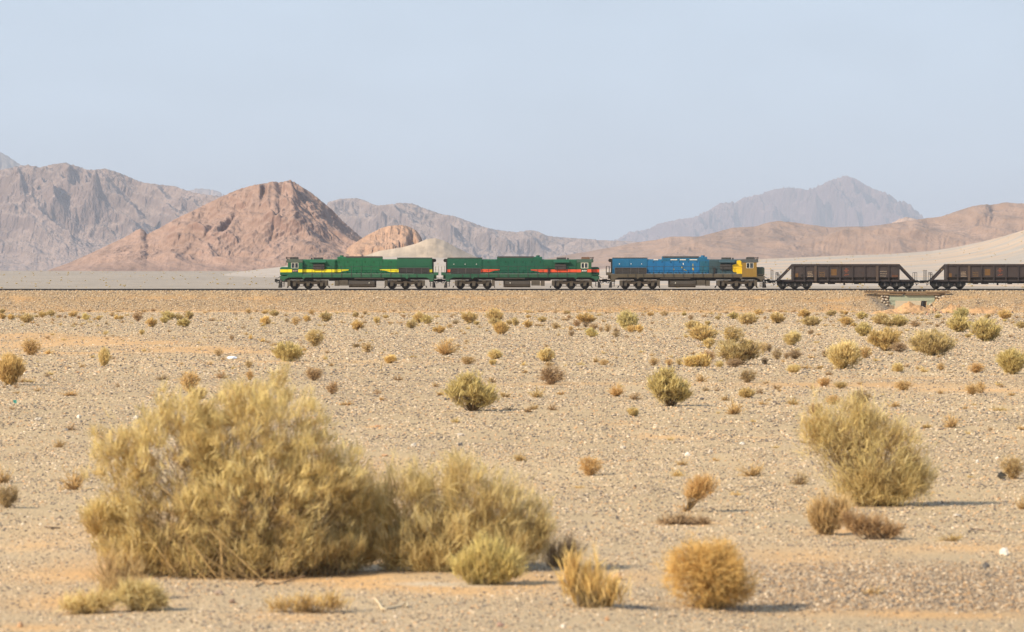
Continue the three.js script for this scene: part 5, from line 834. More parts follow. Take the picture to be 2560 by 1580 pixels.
field(1280, 700, S1, [
  [35, 435, 75, 75, 'o'], [150, 450, 100, 75, 'o'], [285, 400, 90, 60, 'o'], [270, 438, 90, 35, 'd'], [410, 465, 75, 65, 't'], [155, 360, 50, 35, 'o'], [180, 310, 70, 25, 'd'], [410, 315, 55, 25, 'd'], [520, 320, 70, 35, 'o'], [540, 367, 50, 35, 'b'], [700, 410, 200, 95, 'o', 'wide olive shrub at the embankment foot below the cab of the second locomotive', 'the wide olive shrub'], [615, 445, 80, 75, 'b'], [700, 445, 70, 50, 'b'], [555, 475, 55, 40, 't'], [640, 475, 100, 30, 'd'], [770, 470, 90, 60, 'b'], [560, 535, 70, 60, 'b'], [840, 490, 40, 50, 'b'], [750, 540, 125, 85, 'y', 'pale rounded shrub in front of the wide olive shrub', 'the pale rounded shrub'], [905, 490, 75, 70, 't'], [865, 398, 50, 35, 'd'],
  [1090, 460, 200, 170, 'g', 'tallest greenish shrub at the embankment foot below the rear of the blue locomotive', 'the tallest greenish shrub'], [1130, 495, 110, 70, 'o'], [1205, 498, 80, 80, 'y'], [985, 500, 60, 45, 'b'], [985, 542, 70, 60, 'b'], [1090, 545, 60, 35, 'd'], [1200, 550, 40, 25, 'd'], [440, 530, 35, 40, 'd'], [1310, 342, 70, 45, 'o'], [1440, 337, 100, 45, 't'], [1625, 338, 60, 35, 'o'], [1690, 380, 60, 50, 'b'], [1815, 352, 80, 35, 'd'], [1945, 378, 50, 45, 'o'], [2090, 370, 110, 70, 'o'], [2235, 418, 180, 110, 'o', 'large dark olive shrub at the embankment foot below the yellow cab', 'the shrub below the yellow cab'], [2330, 332, 85, 60, 'o'], [2390, 370, 35, 30, 'b'], [1420, 400, 40, 18, 'd'],
  [1710, 470, 150, 90, 'o'], [1800, 580, 240, 160, 'o', 'olive shrub cascading down to the right, below the blue locomotive', 'the cascading olive shrub'], [1850, 430, 70, 50, 'y'], [1860, 648, 110, 110, 'y', 'pale yellow shrub at the foot of the cascading olive shrub', 'the shrub under the cascading one'], [2090, 600, 220, 150, 't', 'broad straw-orange bush behind the sprawling shrub right of centre', 'the broad straw-orange bush'], [1640, 545, 60, 50, 'e'], [1570, 560, 60, 30, 'd'], [1345, 540, 50, 30, 'd'],
  [2150, 800, 420, 240, 'r', 'sprawling yellow-olive shrub, largest of the cluster right of centre', 'the sprawling shrub'], [1750, 820, 230, 125, 'l', 'low wide yellow shrub left of the sprawling shrub', 'the low wide yellow shrub'], [1850, 775, 150, 105, 'b', 'reddish-brown dead bush leaning between the low yellow and the sprawling shrub', 'the reddish dead bush'], [2100, 828, 150, 85, 'b', 'dark brown low bush in front of the sprawling shrub', 'the dark low bush'], [1960, 825, 80, 65, 'y'], [1580, 805, 70, 65, 't'], [1485, 808, 85, 60, 't'], [1340, 808, 110, 75, 't', 'straw bush at the left end of the cluster right of centre', 'the straw bush left of the cluster'], [2385, 680, 90, 90, 't'], [2390, 800, 70, 70, 'b'],
  [325, 775, 170, 130, 'y', 'pale round shrub narrowing to its foot, in the middle of the view', 'the pale round shrub'], [350, 818, 90, 45, 't'], [370, 990, 245, 165, 'b', 'dense brown dome bush in the middle of the view', 'the brown dome bush'], [115, 808, 70, 45, 'e'], [510, 815, 50, 25, 'e'], [650, 805, 90, 35, 'e'], [790, 780, 60, 80, 'd'], [870, 805, 100, 55, 't'], [945, 805, 40, 25, 'd'], [235, 1110, 140, 110, 'd', 'sparse olive tuft in front of the brown dome bush', 'the sparse tuft before the brown dome'], [460, 1085, 90, 55, 'd'], [205, 1225, 120, 65, 'd'], [385, 1230, 130, 75, 'd'],
  [985, 1100, 170, 130, 'f', 'cone-shaped tan bush widening upward, left of the ragged tall shrub', 'the cone-shaped tan bush'], [1160, 1130, 160, 85, 'd'], [1150, 1290, 130, 90, 'y', 'small yellow tuft shrub lower left of the ragged tall shrub', 'the small yellow tuft shrub'], [1500, 1195, 420, 340, 'r', 'ragged tall shrub with a spike on its left and a long shadow, right of centre', 'the ragged tall shrub'], [1790, 962, 140, 95, 'd'], [2225, 970, 155, 115, 'b', 'dark brown wedge-shaped bush narrow at its foot, right of the ragged tall shrub', 'the dark wedge bush'], [1835, 1045, 90, 45, 'd'], [1940, 1050, 60, 50, 'd'], [2215, 1115, 160, 100, 'o', 'sparse olive shrub below the dark wedge bush', 'the sparse olive shrub'], [2340, 1075, 120, 70, 'd'], [2020, 1140, 130, 60, 'd'], [2100, 1270, 210, 140, 'd', 'dark olive twiggy tuft right of the shadow of the ragged tall shrub', 'the dark olive tuft'], [2370, 1180, 100, 50, 'd'],
]);
field(1920, 700, S1, [
  [90, 410, 160, 100, 'o'], [345, 360, 140, 85, 'o'], [410, 435, 180, 95, 'o'], [595, 343, 110, 60, 'o'], [735, 330, 45, 40, 'o'], [890, 372, 110, 75, 'o'], [745, 428, 140, 85, 'o'], [815, 440, 80, 40, 'o'], [545, 437, 80, 30, 'e'], [620, 437, 40, 25, 'd'], [1070, 420, 150, 110, 'o'], [1150, 440, 150, 70, 'o'], [1240, 440, 150, 110, 'o'], [1390, 445, 110, 60, 'b'], [905, 530, 160, 130, 'o', 'upright olive shrub behind the left of the two big domes at right', 'the upright shrub behind the domes'], [1605, 362, 60, 45, 'o'], [1660, 375, 60, 25, 'd'], [1455, 390, 40, 25, 'o'], [1500, 388, 45, 20, 'o'], [1830, 375, 170, 110, 'g'], [1810, 490, 230, 150, 'o', 'large green-olive shrub, left one of the pair right of the bridge', 'the left shrub of the right pair'], [1600, 445, 55, 30, 'b'], [1540, 420, 60, 30, 'd'], [1650, 415, 40, 30, 'b'], [2075, 362, 60, 45, 'o'], [2240, 368, 130, 85, 'o'], [2235, 395, 40, 30, 'y'], [2315, 410, 50, 35, 'd'], [2390, 455, 110, 70, 'o'],
  [230, 615, 170, 130, 'y', 'pale yellow dome shrub with a thin shadow, left of the big yellow leaning bush', 'the pale yellow dome'], [405, 515, 70, 45, 'b'], [480, 522, 50, 35, 'd'], [1105, 670, 300, 215, 'o', 'big olive dome bush, left one of two in a row below the bridge', 'the left big dome'], [1240, 682, 180, 90, 'b', 'brown low bush growing against the right foot of the left big dome', 'the low bush by the left dome'], [1260, 505, 60, 35, 'd'], [1550, 715, 370, 240, 'o', 'biggest olive dome bush, right one of two in a row below the bridge', 'the right big dome'], [2060, 580, 260, 220, 'o', 'tall bushy olive shrub, right one of the pair right of the bridge', 'the right shrub of the right pair'], [1890, 545, 70, 40, 'o'], [1775, 580, 70, 40, 'd'],
  [720, 840, 340, 270, 'y', 'big yellow bush leaning left with a dark foot and shadow, at right', 'the big yellow leaning bush'], [920, 740, 130, 110, 't', 'straw bush against the right side of the big yellow leaning bush', 'the straw bush by the yellow one'], [540, 730, 80, 65, 'b'], [85, 755, 110, 105, 'b', 'brown round bush, left one of a brown pair right of the sprawling shrub', 'the left brown round bush'], [255, 745, 140, 85, 'b', 'brown round bush, right one of a brown pair right of the sprawling shrub', 'the right brown round bush'], [175, 745, 60, 60, 'b'], [15, 680, 50, 75, 'b'], [145, 780, 40, 40, 'd'], [240, 880, 130, 85, 'y', 'bright yellow low mound shrub below the brown pair', 'the yellow mound below the brown pair'], [360, 840, 150, 50, 'd'], [490, 840, 90, 50, 'd'], [415, 740, 90, 40, 'd'],
  [2310, 890, 290, 250, 'o', 'big olive bush at the right edge, halfway down', 'the big bush at the right edge'], [1230, 865, 190, 85, 'l', 'low wide yellowish shrub below the right big dome', 'the low shrub below the domes'], [1160, 710, 60, 40, 'd'], [1470, 870, 110, 60, 'e'], [1635, 855, 90, 70, 't'], [1740, 880, 70, 30, 'd'], [1970, 880, 170, 95, 't', 'straw bush left of the big bush at the right edge', 'the straw bush at far right'], [530, 1005, 140, 80, 't'], [690, 1025, 130, 65, 't'], [1280, 1045, 160, 95, 't', 'tan bush with a dark base on the orange band of sand at right', 'the tan bush on the sand band'], [1930, 1085, 150, 100, 't', 'tan bush, left half of a double clump near the right edge', 'the double tan clump'], [2010, 1070, 110, 110, 't'], [1635, 1075, 80, 60, 'd'], [2300, 1095, 80, 60, 'd'],
  [105, 1055, 55, 50, 'd'], [235, 1180, 130, 85, 'd'], [615, 1180, 150, 90, 't', 'tan tuft bush left of the brownish bush above the large right bush', 'the tan tuft bush'], [875, 1175, 220, 130, 'b', 'brownish wide bush just above the large right foreground bush', 'the brownish wide bush'], [1195, 1200, 150, 65, 'd'], [450, 1285, 150, 120, 'b'], [1735, 1395, 180, 150, 'd', 'brown upright tuft with a shadow on open gravel at right', 'the brown upright tuft'], [1500, 1400, 110, 70, 'd'], [1955, 1185, 70, 30, 'e'], [1530, 1160, 70, 20, 'e'], [2200, 1235, 190, 45, 'e', 'flat yellow tuft spread on the gravel near the right edge', 'the flat yellow tuft'], [1865, 1220, 60, 50, 'd'], [2105, 1420, 90, 45, 'd'], [1890, 1455, 80, 40, 'e'], [2390, 1420, 80, 70, 'd'],
]);
field(0, 1060, S2, [
  [540, 480, 190, 170, 'd', 'olive-brown spiky tuft on the gravel left of the great bush', 'the spiky tuft left of the great bush'], [430, 170, 110, 70, 'd'], [20, 430, 150, 130, 'd', 'pale dry tuft at the left edge behind the brown tumbleweed', 'the pale tuft at the left edge'], [50, 612, 170, 160, 'b', 'brown tumbleweed with a dark shadow at the left edge', 'the brown tumbleweed'],
]);
field(1280, 1060, S2, [
  [570, 375, 170, 130, 't', 'pale tan broom-like bush on the gravel right of the second large bush', 'the broom-like bush'], [60, 270, 130, 70, 'd'], [1240, 300, 90, 60, 'd'], [1210, 380, 100, 60, 'e'], [1630, 520, 100, 35, 'e', 'flat orange-yellow tuft right of the leaning dry crown', 'the flat orange tuft'], [490, 465, 100, 25, 'e'], [1750, 380, 200, 110, 'd', 'low dark twiggy tuft right of the leaning dry crown', 'the low dark tuft'], [1480, 270, 60, 40, 'd'],
]);
field(1920, 1060, S2, [
  [1340, 850, 200, 60, 'd'], [760, 1240, 160, 70, 'd', 'small dark tuft near the bottom right of the tumbleweed', 'the small dark tuft at the bottom'], [230, 440, 150, 120, 'd'], [1470, 390, 60, 25, 'e'], [1780, 400, 170, 160, 't', 'rounded tan bush beside a dark cut stump near the right edge', 'the tan bush by the stump'], [1850, 620, 90, 120, 'd', 'upright olive tuft cut by the right edge', 'the tuft cut by the right edge'], [850, 20, 60, 30, 'd'],
]);
{
  const used = new Set(), size = (p) => p.w > 42 ? 'mid-sized' : p.w > 24 ? 'small' : p.w > 14 ? 'little' : 'tiny';
  const minors = all.filter((p) => !p.label).map((p) => ({ p, near: marks.map(([x, y, s, far]) => ({ x, y, s, far, q: Math.hypot(p.px - x, (p.py - p.h / 2 - y) * 1.6) + (far ? p.py > 830 ? 900 : 12 : 0) })).sort((a, b) => a.q - b.q) })).sort((a, b) => a.near[0].q - b.near[0].q);
  for (const { p, near } of minors) {
    const [look, noun] = LOOK[p.type];
    for (let k = 0; k < near.length; k++) {
      const m = near[k], dx = p.px - m.x, dy = p.py - p.h / 2 - m.y, where = m.far ? (Math.abs(dx) < 26 ? 'below' : dx < 0 ? 'just left of a point below' : 'just right of a point below') : Math.abs(dx) > Math.abs(dy) * 1.1 ? (dx < 0 ? 'left of' : 'right of') : dy < 0 ? 'behind' : 'in front of';
      if (m.far && Math.abs(dx) >= 26 && k < 8) continue;
      const l = `${size(p)} ${look} ${noun} ${m.far ? 'at the embankment foot ' : ''}${where} ${m.s}`, key = l.replace(/^(mid-sized|small|little|tiny) /, '');
      if (used.has(key) || l.split(' ').length > 16) continue;
      used.add(key); p.label = l; break;
    }
    p.label ??= `${size(p)} ${look} ${noun} on the gravel`;
  }
  const rr = rngOf(4242);
  all.forEach((p) => {
    const a = onGround(p.px, p.py), v = (rr() * 3) | 0, geo = shrubGeo(p.type, Math.max(p.w, p.h), v), flip = rr() < 0.5 ? 1 : -1, cat = LOOK[p.type][1];
    plant(NAME[p.type], p.label, cat, geo, [a.x, a.y - 0.015, a.z], [p.w / a.s * 1.12, p.h / a.s * 1.1, p.w / a.s], rr() * 6.28, cat === 'tuft' ? 'dry tufts on the gravel plain' : cat === 'dry bush' ? 'dry bushes on the gravel plain' : 'shrubs on the gravel plain', leafMats[(rr() * leafMats.length) | 0]);
  });
}
// the large bushes close to the camera, each built of its own clumps
function bigBush(label, basePx, basePy, clumps, o) {
  const a = onGround(basePx, basePy), L = clumps.map(([px, py, rx, ry, dz = 0, w]) => [(px - basePx) / a.s, (basePy - py) / a.s, dz, rx / a.s, ry / a.s, Math.min(rx / a.s * 0.9, 1.1), w]);
  const { name = 'desert_shrub', category = 'shrub', ...rest } = o;
  return plant(name, label, category, bushGeo({ lobes: L, ...rest }), [a.x, a.y, a.z], [1, 1, 1], 0, null, leafMats[o.mat ?? 0]);
}
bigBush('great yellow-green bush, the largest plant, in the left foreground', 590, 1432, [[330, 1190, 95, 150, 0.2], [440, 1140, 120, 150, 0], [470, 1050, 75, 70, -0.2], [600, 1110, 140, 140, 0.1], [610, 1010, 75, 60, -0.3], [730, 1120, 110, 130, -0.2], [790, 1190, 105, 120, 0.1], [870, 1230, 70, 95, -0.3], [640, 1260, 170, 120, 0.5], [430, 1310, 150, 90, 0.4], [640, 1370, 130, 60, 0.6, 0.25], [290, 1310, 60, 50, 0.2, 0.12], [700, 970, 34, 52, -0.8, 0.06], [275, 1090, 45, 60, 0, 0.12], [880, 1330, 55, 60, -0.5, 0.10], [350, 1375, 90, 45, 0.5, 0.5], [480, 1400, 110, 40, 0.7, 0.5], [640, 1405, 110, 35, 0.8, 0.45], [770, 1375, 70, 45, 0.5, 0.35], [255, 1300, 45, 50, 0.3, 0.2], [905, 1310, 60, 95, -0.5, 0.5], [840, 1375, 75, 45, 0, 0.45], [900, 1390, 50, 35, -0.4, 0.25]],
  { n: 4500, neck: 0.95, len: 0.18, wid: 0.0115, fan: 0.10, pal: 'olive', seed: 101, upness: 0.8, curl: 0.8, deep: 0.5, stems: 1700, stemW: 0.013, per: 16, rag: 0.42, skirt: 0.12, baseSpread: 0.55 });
bigBush('second large bush of paler straw twigs touching the right side of the great bush', 1130, 1428, [[955, 1300, 50, 95, -0.3, 0.2], [965, 1380, 60, 55, 0.1, 0.3], [1005, 1270, 80, 110, 0], [1090, 1230, 80, 100, -0.2], [1150, 1190, 55, 65, 0], [1180, 1270, 95, 110, 0.1], [1260, 1280, 85, 95, 0], [1325, 1310, 55, 85, -0.1], [1350, 1345, 40, 60, 0, 0.2], [1290, 1370, 80, 50, 0.2, 0.3], [1130, 1340, 130, 70, 0.3], [985, 1370, 60, 60, 0.3], [1350, 1380, 40, 40, -0.3, 0.04], [1060, 1395, 70, 40, 0.4, 0.35]],
  { n: 1900, len: 0.22, wid: 0.010, fan: 0.12, neck: 0.85, pal: 'yellow', seed: 113, upness: 0.8, curl: 0.8, deep: 0.7, stems: 1300, stemW: 0.011, per: 12, rag: 0.5, skirt: 0.5, baseSpread: 0.12, mat: 2 });
bigBush('low green-yellow clump at the front foot of the second large bush', 1215, 1462, [[1165, 1425, 40, 34, 0], [1215, 1405, 55, 55, 0], [1265, 1420, 45, 42, 0]], { n: 2300, len: 0.15, wid: 0.011, pal: 'green', seed: 127, upness: 0.9, curl: 0.6, deep: 0.7, stems: 90, stemW: 0.012, rag: 0.45, skirt: 0.3, baseSpread: 0.3, mat: 1 });
bigBush('large olive bush with a wispy left side in the right foreground', 2190, 1264, [[2040, 1080, 40, 70, 0, 0.25], [2100, 1090, 65, 80, 0], [2170, 1080, 75, 80, -0.1], [2230, 1110, 70, 80, 0.1], [2280, 1150, 55, 65, 0], [2200, 1180, 100, 80, 0.3], [2140, 1200, 70, 50, 0.3], [2245, 1220, 80, 45, 0.3], [2150, 1030, 45, 40, 0, 0.12], [2290, 1200, 50, 45, 0.1, 0.4], [2180, 1235, 90, 35, 0.4, 0.4]],
  { n: 1900, len: 0.20, wid: 0.010, fan: 0.20, stray: 0.3, neck: 0.85, pal: 'olive', seed: 131, upness: 0.7, curl: 0.9, deep: 0.8, stems: 1000, stemW: 0.012, per: 13, rag: 0.6, skirt: 0.55, baseSpread: 0.14 });
bigBush('brown dry bush in front of the foot of the large right bush', 2070, 1338, [[2060, 1285, 34, 46, 0], [2095, 1280, 36, 44, 0], [2035, 1300, 22, 30, 0]], { n: 1500, len: 0.17, wid: 0.010, pal: 'straw', seed: 137, upness: 0.9, curl: 0.6, deep: 0.85, stems: 120, stemW: 0.012, rag: 0.4, skirt: 0.6, baseSpread: 0.1, name: 'dry_bush', category: 'dry bush' });
bigBush('dark trailing bush along a low sand mound before the large right bush', 2190, 1348, [[2150, 1310, 32, 26, 0], [2190, 1316, 34, 28, 0], [2230, 1328, 32, 20, 0], [2120, 1300, 20, 20, 0]], { n: 1100, len: 0.15, wid: 0.010, pal: 'brown', seed: 139, upness: 0.6, curl: 0.9, deep: 0.9, stems: 90, stemW: 0.012, rag: 0.4, skirt: 0.2, baseSpread: 0.5, name: 'dry_bush', category: 'dry bush', mat: 3 });
bigBush('big round orange-straw tumbleweed in the right foreground', 1776, 1521, [[1768, 1440, 102, 80, 0, 1], [1735, 1405, 62, 52, 0.1, 0.35], [1832, 1462, 62, 54, -0.1, 0.4], [1800, 1395, 50, 44, -0.2, 0.2]], { n: 8000, len: 0.13, wid: 0.006, pal: 'gold', stray: 0.10, neck: 0.9, seed: 149, upness: 0.25, curl: 1.1, deep: 0.92, stems: 160, stemW: 0.010, rag: 0.26, skirt: 0.35, baseSpread: 0.25, name: 'tumbleweed', category: 'tumbleweed', mat: 3 });
bigBush('feathery brown dead bush at the bottom left below the great bush', 300, 1500, [[275, 1432, 50, 58, 0], [325, 1445, 40, 58, 0], [300, 1480, 60, 30, 0.2, 0.4]], { n: 1500, len: 0.17, wid: 0.009, pal: 'straw', seed: 151, upness: 0.9, curl: 0.5, deep: 0.8, stems: 130, stemW: 0.010, rag: 0.4, skirt: 0.6, baseSpread: 0.1, name: 'dry_bush', category: 'dry bush', mat: 2 });
bigBush('arched hoop-like dead bush with a shadow at the bottom left', 350, 1528, [[330, 1490, 34, 34, 0], [365, 1488, 36, 32, 0], [395, 1500, 22, 24, 0]], { n: 1300, len: 0.16, wid: 0.009, pal: 'yellow', seed: 157, upness: 0.2, curl: 1.0, deep: 0.9, stems: 150, stemW: 0.011, rag: 0.35, skirt: 0.2, baseSpread: 0.4, name: 'dry_bush', category: 'dry bush', mat: 2 });
bigBush('low yellowish dead clump left of the feathery brown bush at bottom left', 200, 1536, [[180, 1514, 34, 20, 0], [218, 1508, 36, 28, 0], [255, 1505, 34, 28, 0]], { n: 800, len: 0.14, wid: 0.009, pal: 'yellow', seed: 163, upness: 0.6, curl: 0.9, deep: 0.9, stems: 70, stemW: 0.010, rag: 0.45, skirt: 0.2, baseSpread: 0.5, name: 'dry_bush', category: 'dry bush' });
bigBush('thin dry twigs lying on the gravel below the great bush at the bottom', 770, 1532, [[700, 1512, 44, 18, 0], [760, 1508, 46, 22, 0], [830, 1506, 44, 22, 0]], { n: 330, len: 0.17, wid: 0.009, pal: 'tan', seed: 167, upness: 0.7, curl: 0.9, deep: 0.9, stems: 80, stemW: 0.010, rag: 0.45, skirt: 0.1, baseSpread: 0.9, name: 'dry_bush', category: 'dry bush', mat: 3 });
bigBush('grey bare twigs in the shadow at the right foot of the second large bush', 1400, 1418, [[1385, 1385, 42, 34, 0], [1425, 1380, 28, 30, 0]], { n: 420, len: 0.2, wid: 0.009, pal: 'brown', seed: 173, upness: 0.9, curl: 0.6, deep: 0.9, stems: 110, stemW: 0.010, rag: 0.5, skirt: 0.4, baseSpread: 0.2, name: 'dry_bush', category: 'dry bush' });
bigBush('open tussock of upright yellow stalks left of the tumbleweed', 1480, 1518, [[1430, 1445, 34, 62, 0], [1480, 1455, 40, 55, 0], [1530, 1480, 42, 34, 0]], { n: 620, len: 0.26, wid: 0.011, pal: 'yellow', seed: 179, upness: 1.5, curl: 0.5, deep: 0.95, stems: 200, stemW: 0.013, rag: 0.45, skirt: 0.3, baseSpread: 0.28, mat: 3 });
bigBush('leaning dry crown held over the gravel on a thin bent stalk, right of centre', 1712, 1280, [[1758, 1213, 34, 26, 0], [1735, 1230, 26, 22, 0], [1712, 1268, 12, 12, 0, 0.003]], { n: 900, len: 0.16, wid: 0.009, pal: 'straw', seed: 181, upness: 0.6, curl: 0.7, deep: 0.95, stems: 60, stemW: 0.012, rag: 0.5, skirt: 0.05, baseSpread: 0.02, name: 'dry_bush', category: 'dry bush', mat: 3 });
bigBush('prostrate mat of dark twigs on orange sand below the leaning dry crown', 1715, 1312, [[1665, 1302, 26, 9, 0], [1710, 1298, 34, 10, 0], [1760, 1304, 24, 9, 0]], { n: 420, len: 0.15, wid: 0.010, pal: 'brown', seed: 191, upness: 0.3, curl: 0.9, deep: 0.9, stems: 70, stemW: 0.012, rag: 0.5, skirt: 0.05, baseSpread: 1.6, name: 'dry_bush', category: 'dry bush' });

// ---------------------------------------------------------------- litter and sticks
{
  const at = (px, py) => onGround(px, py);
  const a = at(580, 897), bag = (() => { const g = new THREE.IcosahedronGeometry(0.5, 4), p = g.attributes.position; for (let i = 0; i < p.count; i++) { const x = p.getX(i), y = p.getY(i), z = p.getZ(i), n = 1 + 0.5 * fbm(x * 2.2, y * 2.2 + z * 2.7, 4); p.setXYZ(i, x * n * 24 / a.s, (y * n + 0.3) * 8 / a.s, z * n * 0.7); } g.computeVertexNormals(); return g; })();
  tag(Object.assign(obj('plastic_bag', bag, std(rgb(0.85, 0.86, 0.88), 0.5)), {}), 'crumpled white plastic bag on the gravel behind the great bush', 'plastic bag').position.set(a.x, a.y, a.z);
  const b = at(952, 924), post = obj('wooden_stake', [new THREE.CylinderGeometry(0.035, 0.045, 19 / b.s, 7).rotateZ(-0.12).translate(0.02, 9 / b.s, 0)], std(rgb(0.45, 0.33, 0.18), 0.9)); post.position.set(b.x, b.y, b.z); tag(post, 'thin wooden stake standing on the open gravel left of centre', 'stake');
  const c = at(38, 1008), scrap = obj('litter_scrap', (() => { const g = new THREE.PlaneGeometry(9 / c.s, 9 / c.s, 5, 5), p = g.attributes.position; for (let i = 0; i < p.count; i++) p.setZ(i, 0.05 * fbm(p.getX(i) * 9, p.getY(i) * 9, 2)); g.computeVertexNormals(); return g.translate(0, 4 / c.s, 0); })(), std(rgb(0.10, 0.42, 0.30), 0.5)); scrap.position.set(c.x, c.y, c.z); scrap.rotation.set(-0.5, 0.4, 0.3); tag(scrap, 'small green scrap of litter on the gravel near the left edge', 'litter');
  const d = at(2505, 1198), st = obj('cut_stump', [new THREE.CylinderGeometry(0.075, 0.085, 18 / d.s, 14).rotateZ(0.9).translate(0, 8 / d.s, 0), new THREE.TorusGeometry(0.07, 0.012, 6, 14).rotateY(Math.PI / 2).rotateZ(0.9 - Math.PI / 2 + Math.PI / 2).translate(-0.055, 8 / d.s + 0.045, 0)], std(rgb(0.05, 0.045, 0.04), 0.8)); st.position.set(d.x, d.y, d.z); tag(st, 'short dark cylindrical stump beside the tan bush near the right edge', 'stump');
  const stick = (pts, r, col, label) => { const o = at(...pts[0]), P = pts.map(([px, py, h = 0]) => { const q = at(px, py); return new THREE.Vector3(q.x - o.x, q.y - o.y + h + r, q.z - o.z); }), m = obj('stick', new THREE.TubeGeometry(new THREE.CatmullRomCurve3(P), 24, r, 6), std(rgb(...col), 0.9)); m.position.set(o.x, o.y, o.z); tag(m, label, 'stick'); };
  stick([[937, 1503, 0.02], [950, 1515], [960, 1526], [978, 1523], [1000, 1518], [1016, 1515, 0.03], [1019, 1521]], 0.016, [0.62, 0.50, 0.33], 'pale bent stick on the gravel at the bottom, right of the dry twigs');
  stick([[640, 1468], [652, 1458, 0.03], [680, 1463], [720, 1455], [760, 1450, 0.04]], 0.014, [0.30, 0.19, 0.10], 'brown twisted root lying below the front of the great bush');
  stick([[2423, 1332], [2436, 1327, 0.02], [2470, 1329], [2500, 1331]], 0.012, [0.16, 0.11, 0.08], 'thin dark stick on the gravel right of the trailing bush');
  stick([[1934, 1006], [1942, 1010, 0.02], [1951, 1012]], 0.02, [0.12, 0.09, 0.07], 'short dark stick on the gravel left of the dry tufts at right');
  stick([[110, 1318], [125, 1323, 0.02], [150, 1322]], 0.013, [0.2, 0.14, 0.09], 'short brown twig on the gravel left of the great bush foot');
  stick([[1865, 1226], [1880, 1221, 0.02], [1893, 1218]], 0.014, [0.55, 0.42, 0.27], 'pale straw stick on the gravel right of the flat orange tuft');
}

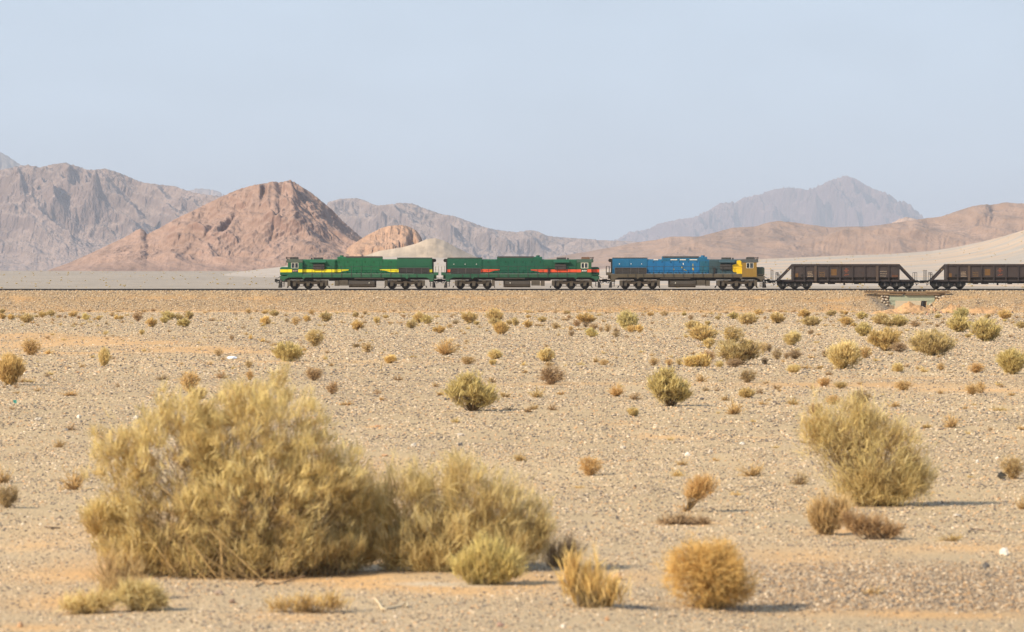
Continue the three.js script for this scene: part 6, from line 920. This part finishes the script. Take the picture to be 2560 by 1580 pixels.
// ---------------------------------------------------------------- gravel lying on the ground, and scrub on the plain beyond the track
{
  const tones = [[0.513, 0.385, 0.250], [0.593, 0.462, 0.312], [0.342, 0.264, 0.182], [0.217, 0.171, 0.130], [0.547, 0.341, 0.182], [0.388, 0.308, 0.229], [0.661, 0.533, 0.385], [0.274, 0.220, 0.166], [0.479, 0.352, 0.229]];
  const bands = [[50, 78, 66000, 0.014, 0.052], [78, 120, 78000, 0.018, 0.068], [120, 200, 90000, 0.026, 0.10], [200, 330, 80000, 0.045, 0.14], [330, 548, 66000, 0.07, 0.18]];
  bands.forEach(([d0, d1, n, s0, s1], bi) => {
    for (let k = 0; k < 3; k++) scatter('gravel', 'loose gravel stones strewn over the desert floor', 'gravel', Math.round(n / 3), 3000 + bi * 10 + k, pebble(20 + bi * 3 + k, 0.62), (r) => {
      let d, x, t = 0; do { d = d0 + (d1 - d0) * r(); x = (r() - 0.5) * 2 * (d * 1280 / F) * 1.12; t++; } while ((r() > d / d1 || r() < sandK(x, d) * 0.85 || fbm(x * 0.5 + bi, d * 0.2, 3) < -0.5 + 0.6 * r()) && t < 12);
      const s = s0 + (s1 - s0) * Math.pow(r(), 2.7), c = r() < 0.16 ? [0.13, 0.11, 0.095] : tones[(r() * tones.length) | 0];
      return { p: [x, groundY(x, d) + s * 0.12, CAMZ - d], s, c: tint(c, 0.85 + 0.3 * r()) };
    });
  });
  for (let k = 0; k < 3; k++) scatter('rubble', 'coarse brown rubble on the low bank at the bottom right', 'gravel', 5200, 3900 + k, pebble(60 + k, 0.75), (r) => {
    let d, x; do { d = 61.5 + 10.5 * r(); x = 2.2 + 9 * r(); } while (r() > bankK(x, d));
    const s = 0.014 + 0.05 * Math.pow(r(), 2.6), c = [[0.30, 0.215, 0.14], [0.40, 0.30, 0.20], [0.17, 0.14, 0.11], [0.50, 0.40, 0.29], [0.44, 0.28, 0.15]][(r() * 5) | 0];
    return { p: [x, groundY(x, d) + s * 0.15, CAMZ - d], s, c: tint(c, 0.8 + 0.35 * r()) };
  });
  {
    const wr = rngOf(515), kinds = [tuftGeo({ n: 34, pal: 'straw', seed: 31, spread: 1.35, wid: 0.06, twig: 4 }), tuftGeo({ n: 40, pal: 'brown', seed: 33, spread: 1.3, wid: 0.06, twig: 4 }), tuftGeo({ n: 36, pal: 'yellow', seed: 35, spread: 1.2, wid: 0.05, twig: 5 })].map((g) => mergeGeometries([g.foliage, g.stems]));
    kinds.forEach((g, k) => {
      const N = 330, m = new THREE.InstancedMesh(g, leafMats[k], N), M = new THREE.Matrix4();
      for (let i = 0; i < N; i++) {
        let d, x; do { d = 110 + 436 * Math.pow(wr(), 0.75); x = (wr() - 0.5) * 2.1 * d * 1280 / F; } while (fbm(x * 0.09 + 3, d * 0.02, 3) < -0.25 + 0.7 * wr() - 0.25 * sstep(380, 540, d));
        const s = (0.10 + 0.28 * Math.pow(wr(), 1.8)) * lerp(0.8, 1.5, sstep(250, 540, d));
        M.compose(new THREE.Vector3(x, groundY(x, d) - 0.01, CAMZ - d), new THREE.Quaternion().setFromEuler(new THREE.Euler(0, wr() * 6.28, 0)), new THREE.Vector3(s * 1.5, s, s * 1.5)); m.setMatrixAt(i, M);
      }
      m.name = numbered('low_weeds'); scene.add(m); tag(m, 'tiny low dry weeds dotted over the gravel plain', 'weeds', null, 'stuff');
    });
  }
  const geo = (() => { const g = bushGeo({ lobes: lobesOf(5, 'dome'), n: 90, len: 0.3, wid: 0.11, pal: 'yellow', seed: 7, stems: 0 }).foliage; return g; })();
  const r = rngOf(99), N = 1800, m = new THREE.InstancedMesh(geo, leafMats[2], N), M = new THREE.Matrix4();
  for (let i = 0; i < N; i++) {
    const d = 1450 + 1500 * r(), px = -150 + 2860 * r(), x = (px - 1280) / F * d, s = 0.16 + 0.5 * Math.pow(r(), 2.5);
    let y = Math.max(groundY(x, d), px > 1310 ? grounds['long pale gravel slope rising to the right edge behind the ore wagons'](px, d) : -9, px > 430 && px < 1550 ? grounds['pale gravel fan at the foot of the red hill'](px, d) : -9) - 0.1;
    M.compose(new THREE.Vector3(x, y, CAMZ - d), new THREE.Quaternion().setFromEuler(new THREE.Euler(0, r() * 6.28, 0)), new THREE.Vector3(s * 1.6, s, s * 1.6)); m.setMatrixAt(i, M);
  }
  m.name = numbered('distant_scrub'); scene.add(m); tag(m, 'tiny scrub dotted over the pale plain beyond the track', 'scrub', null, 'stuff');
}
scene.traverse((o) => { if (o.isMesh) { o.castShadow = true; o.receiveShadow = true; } });
renderer.render(scene, camera);
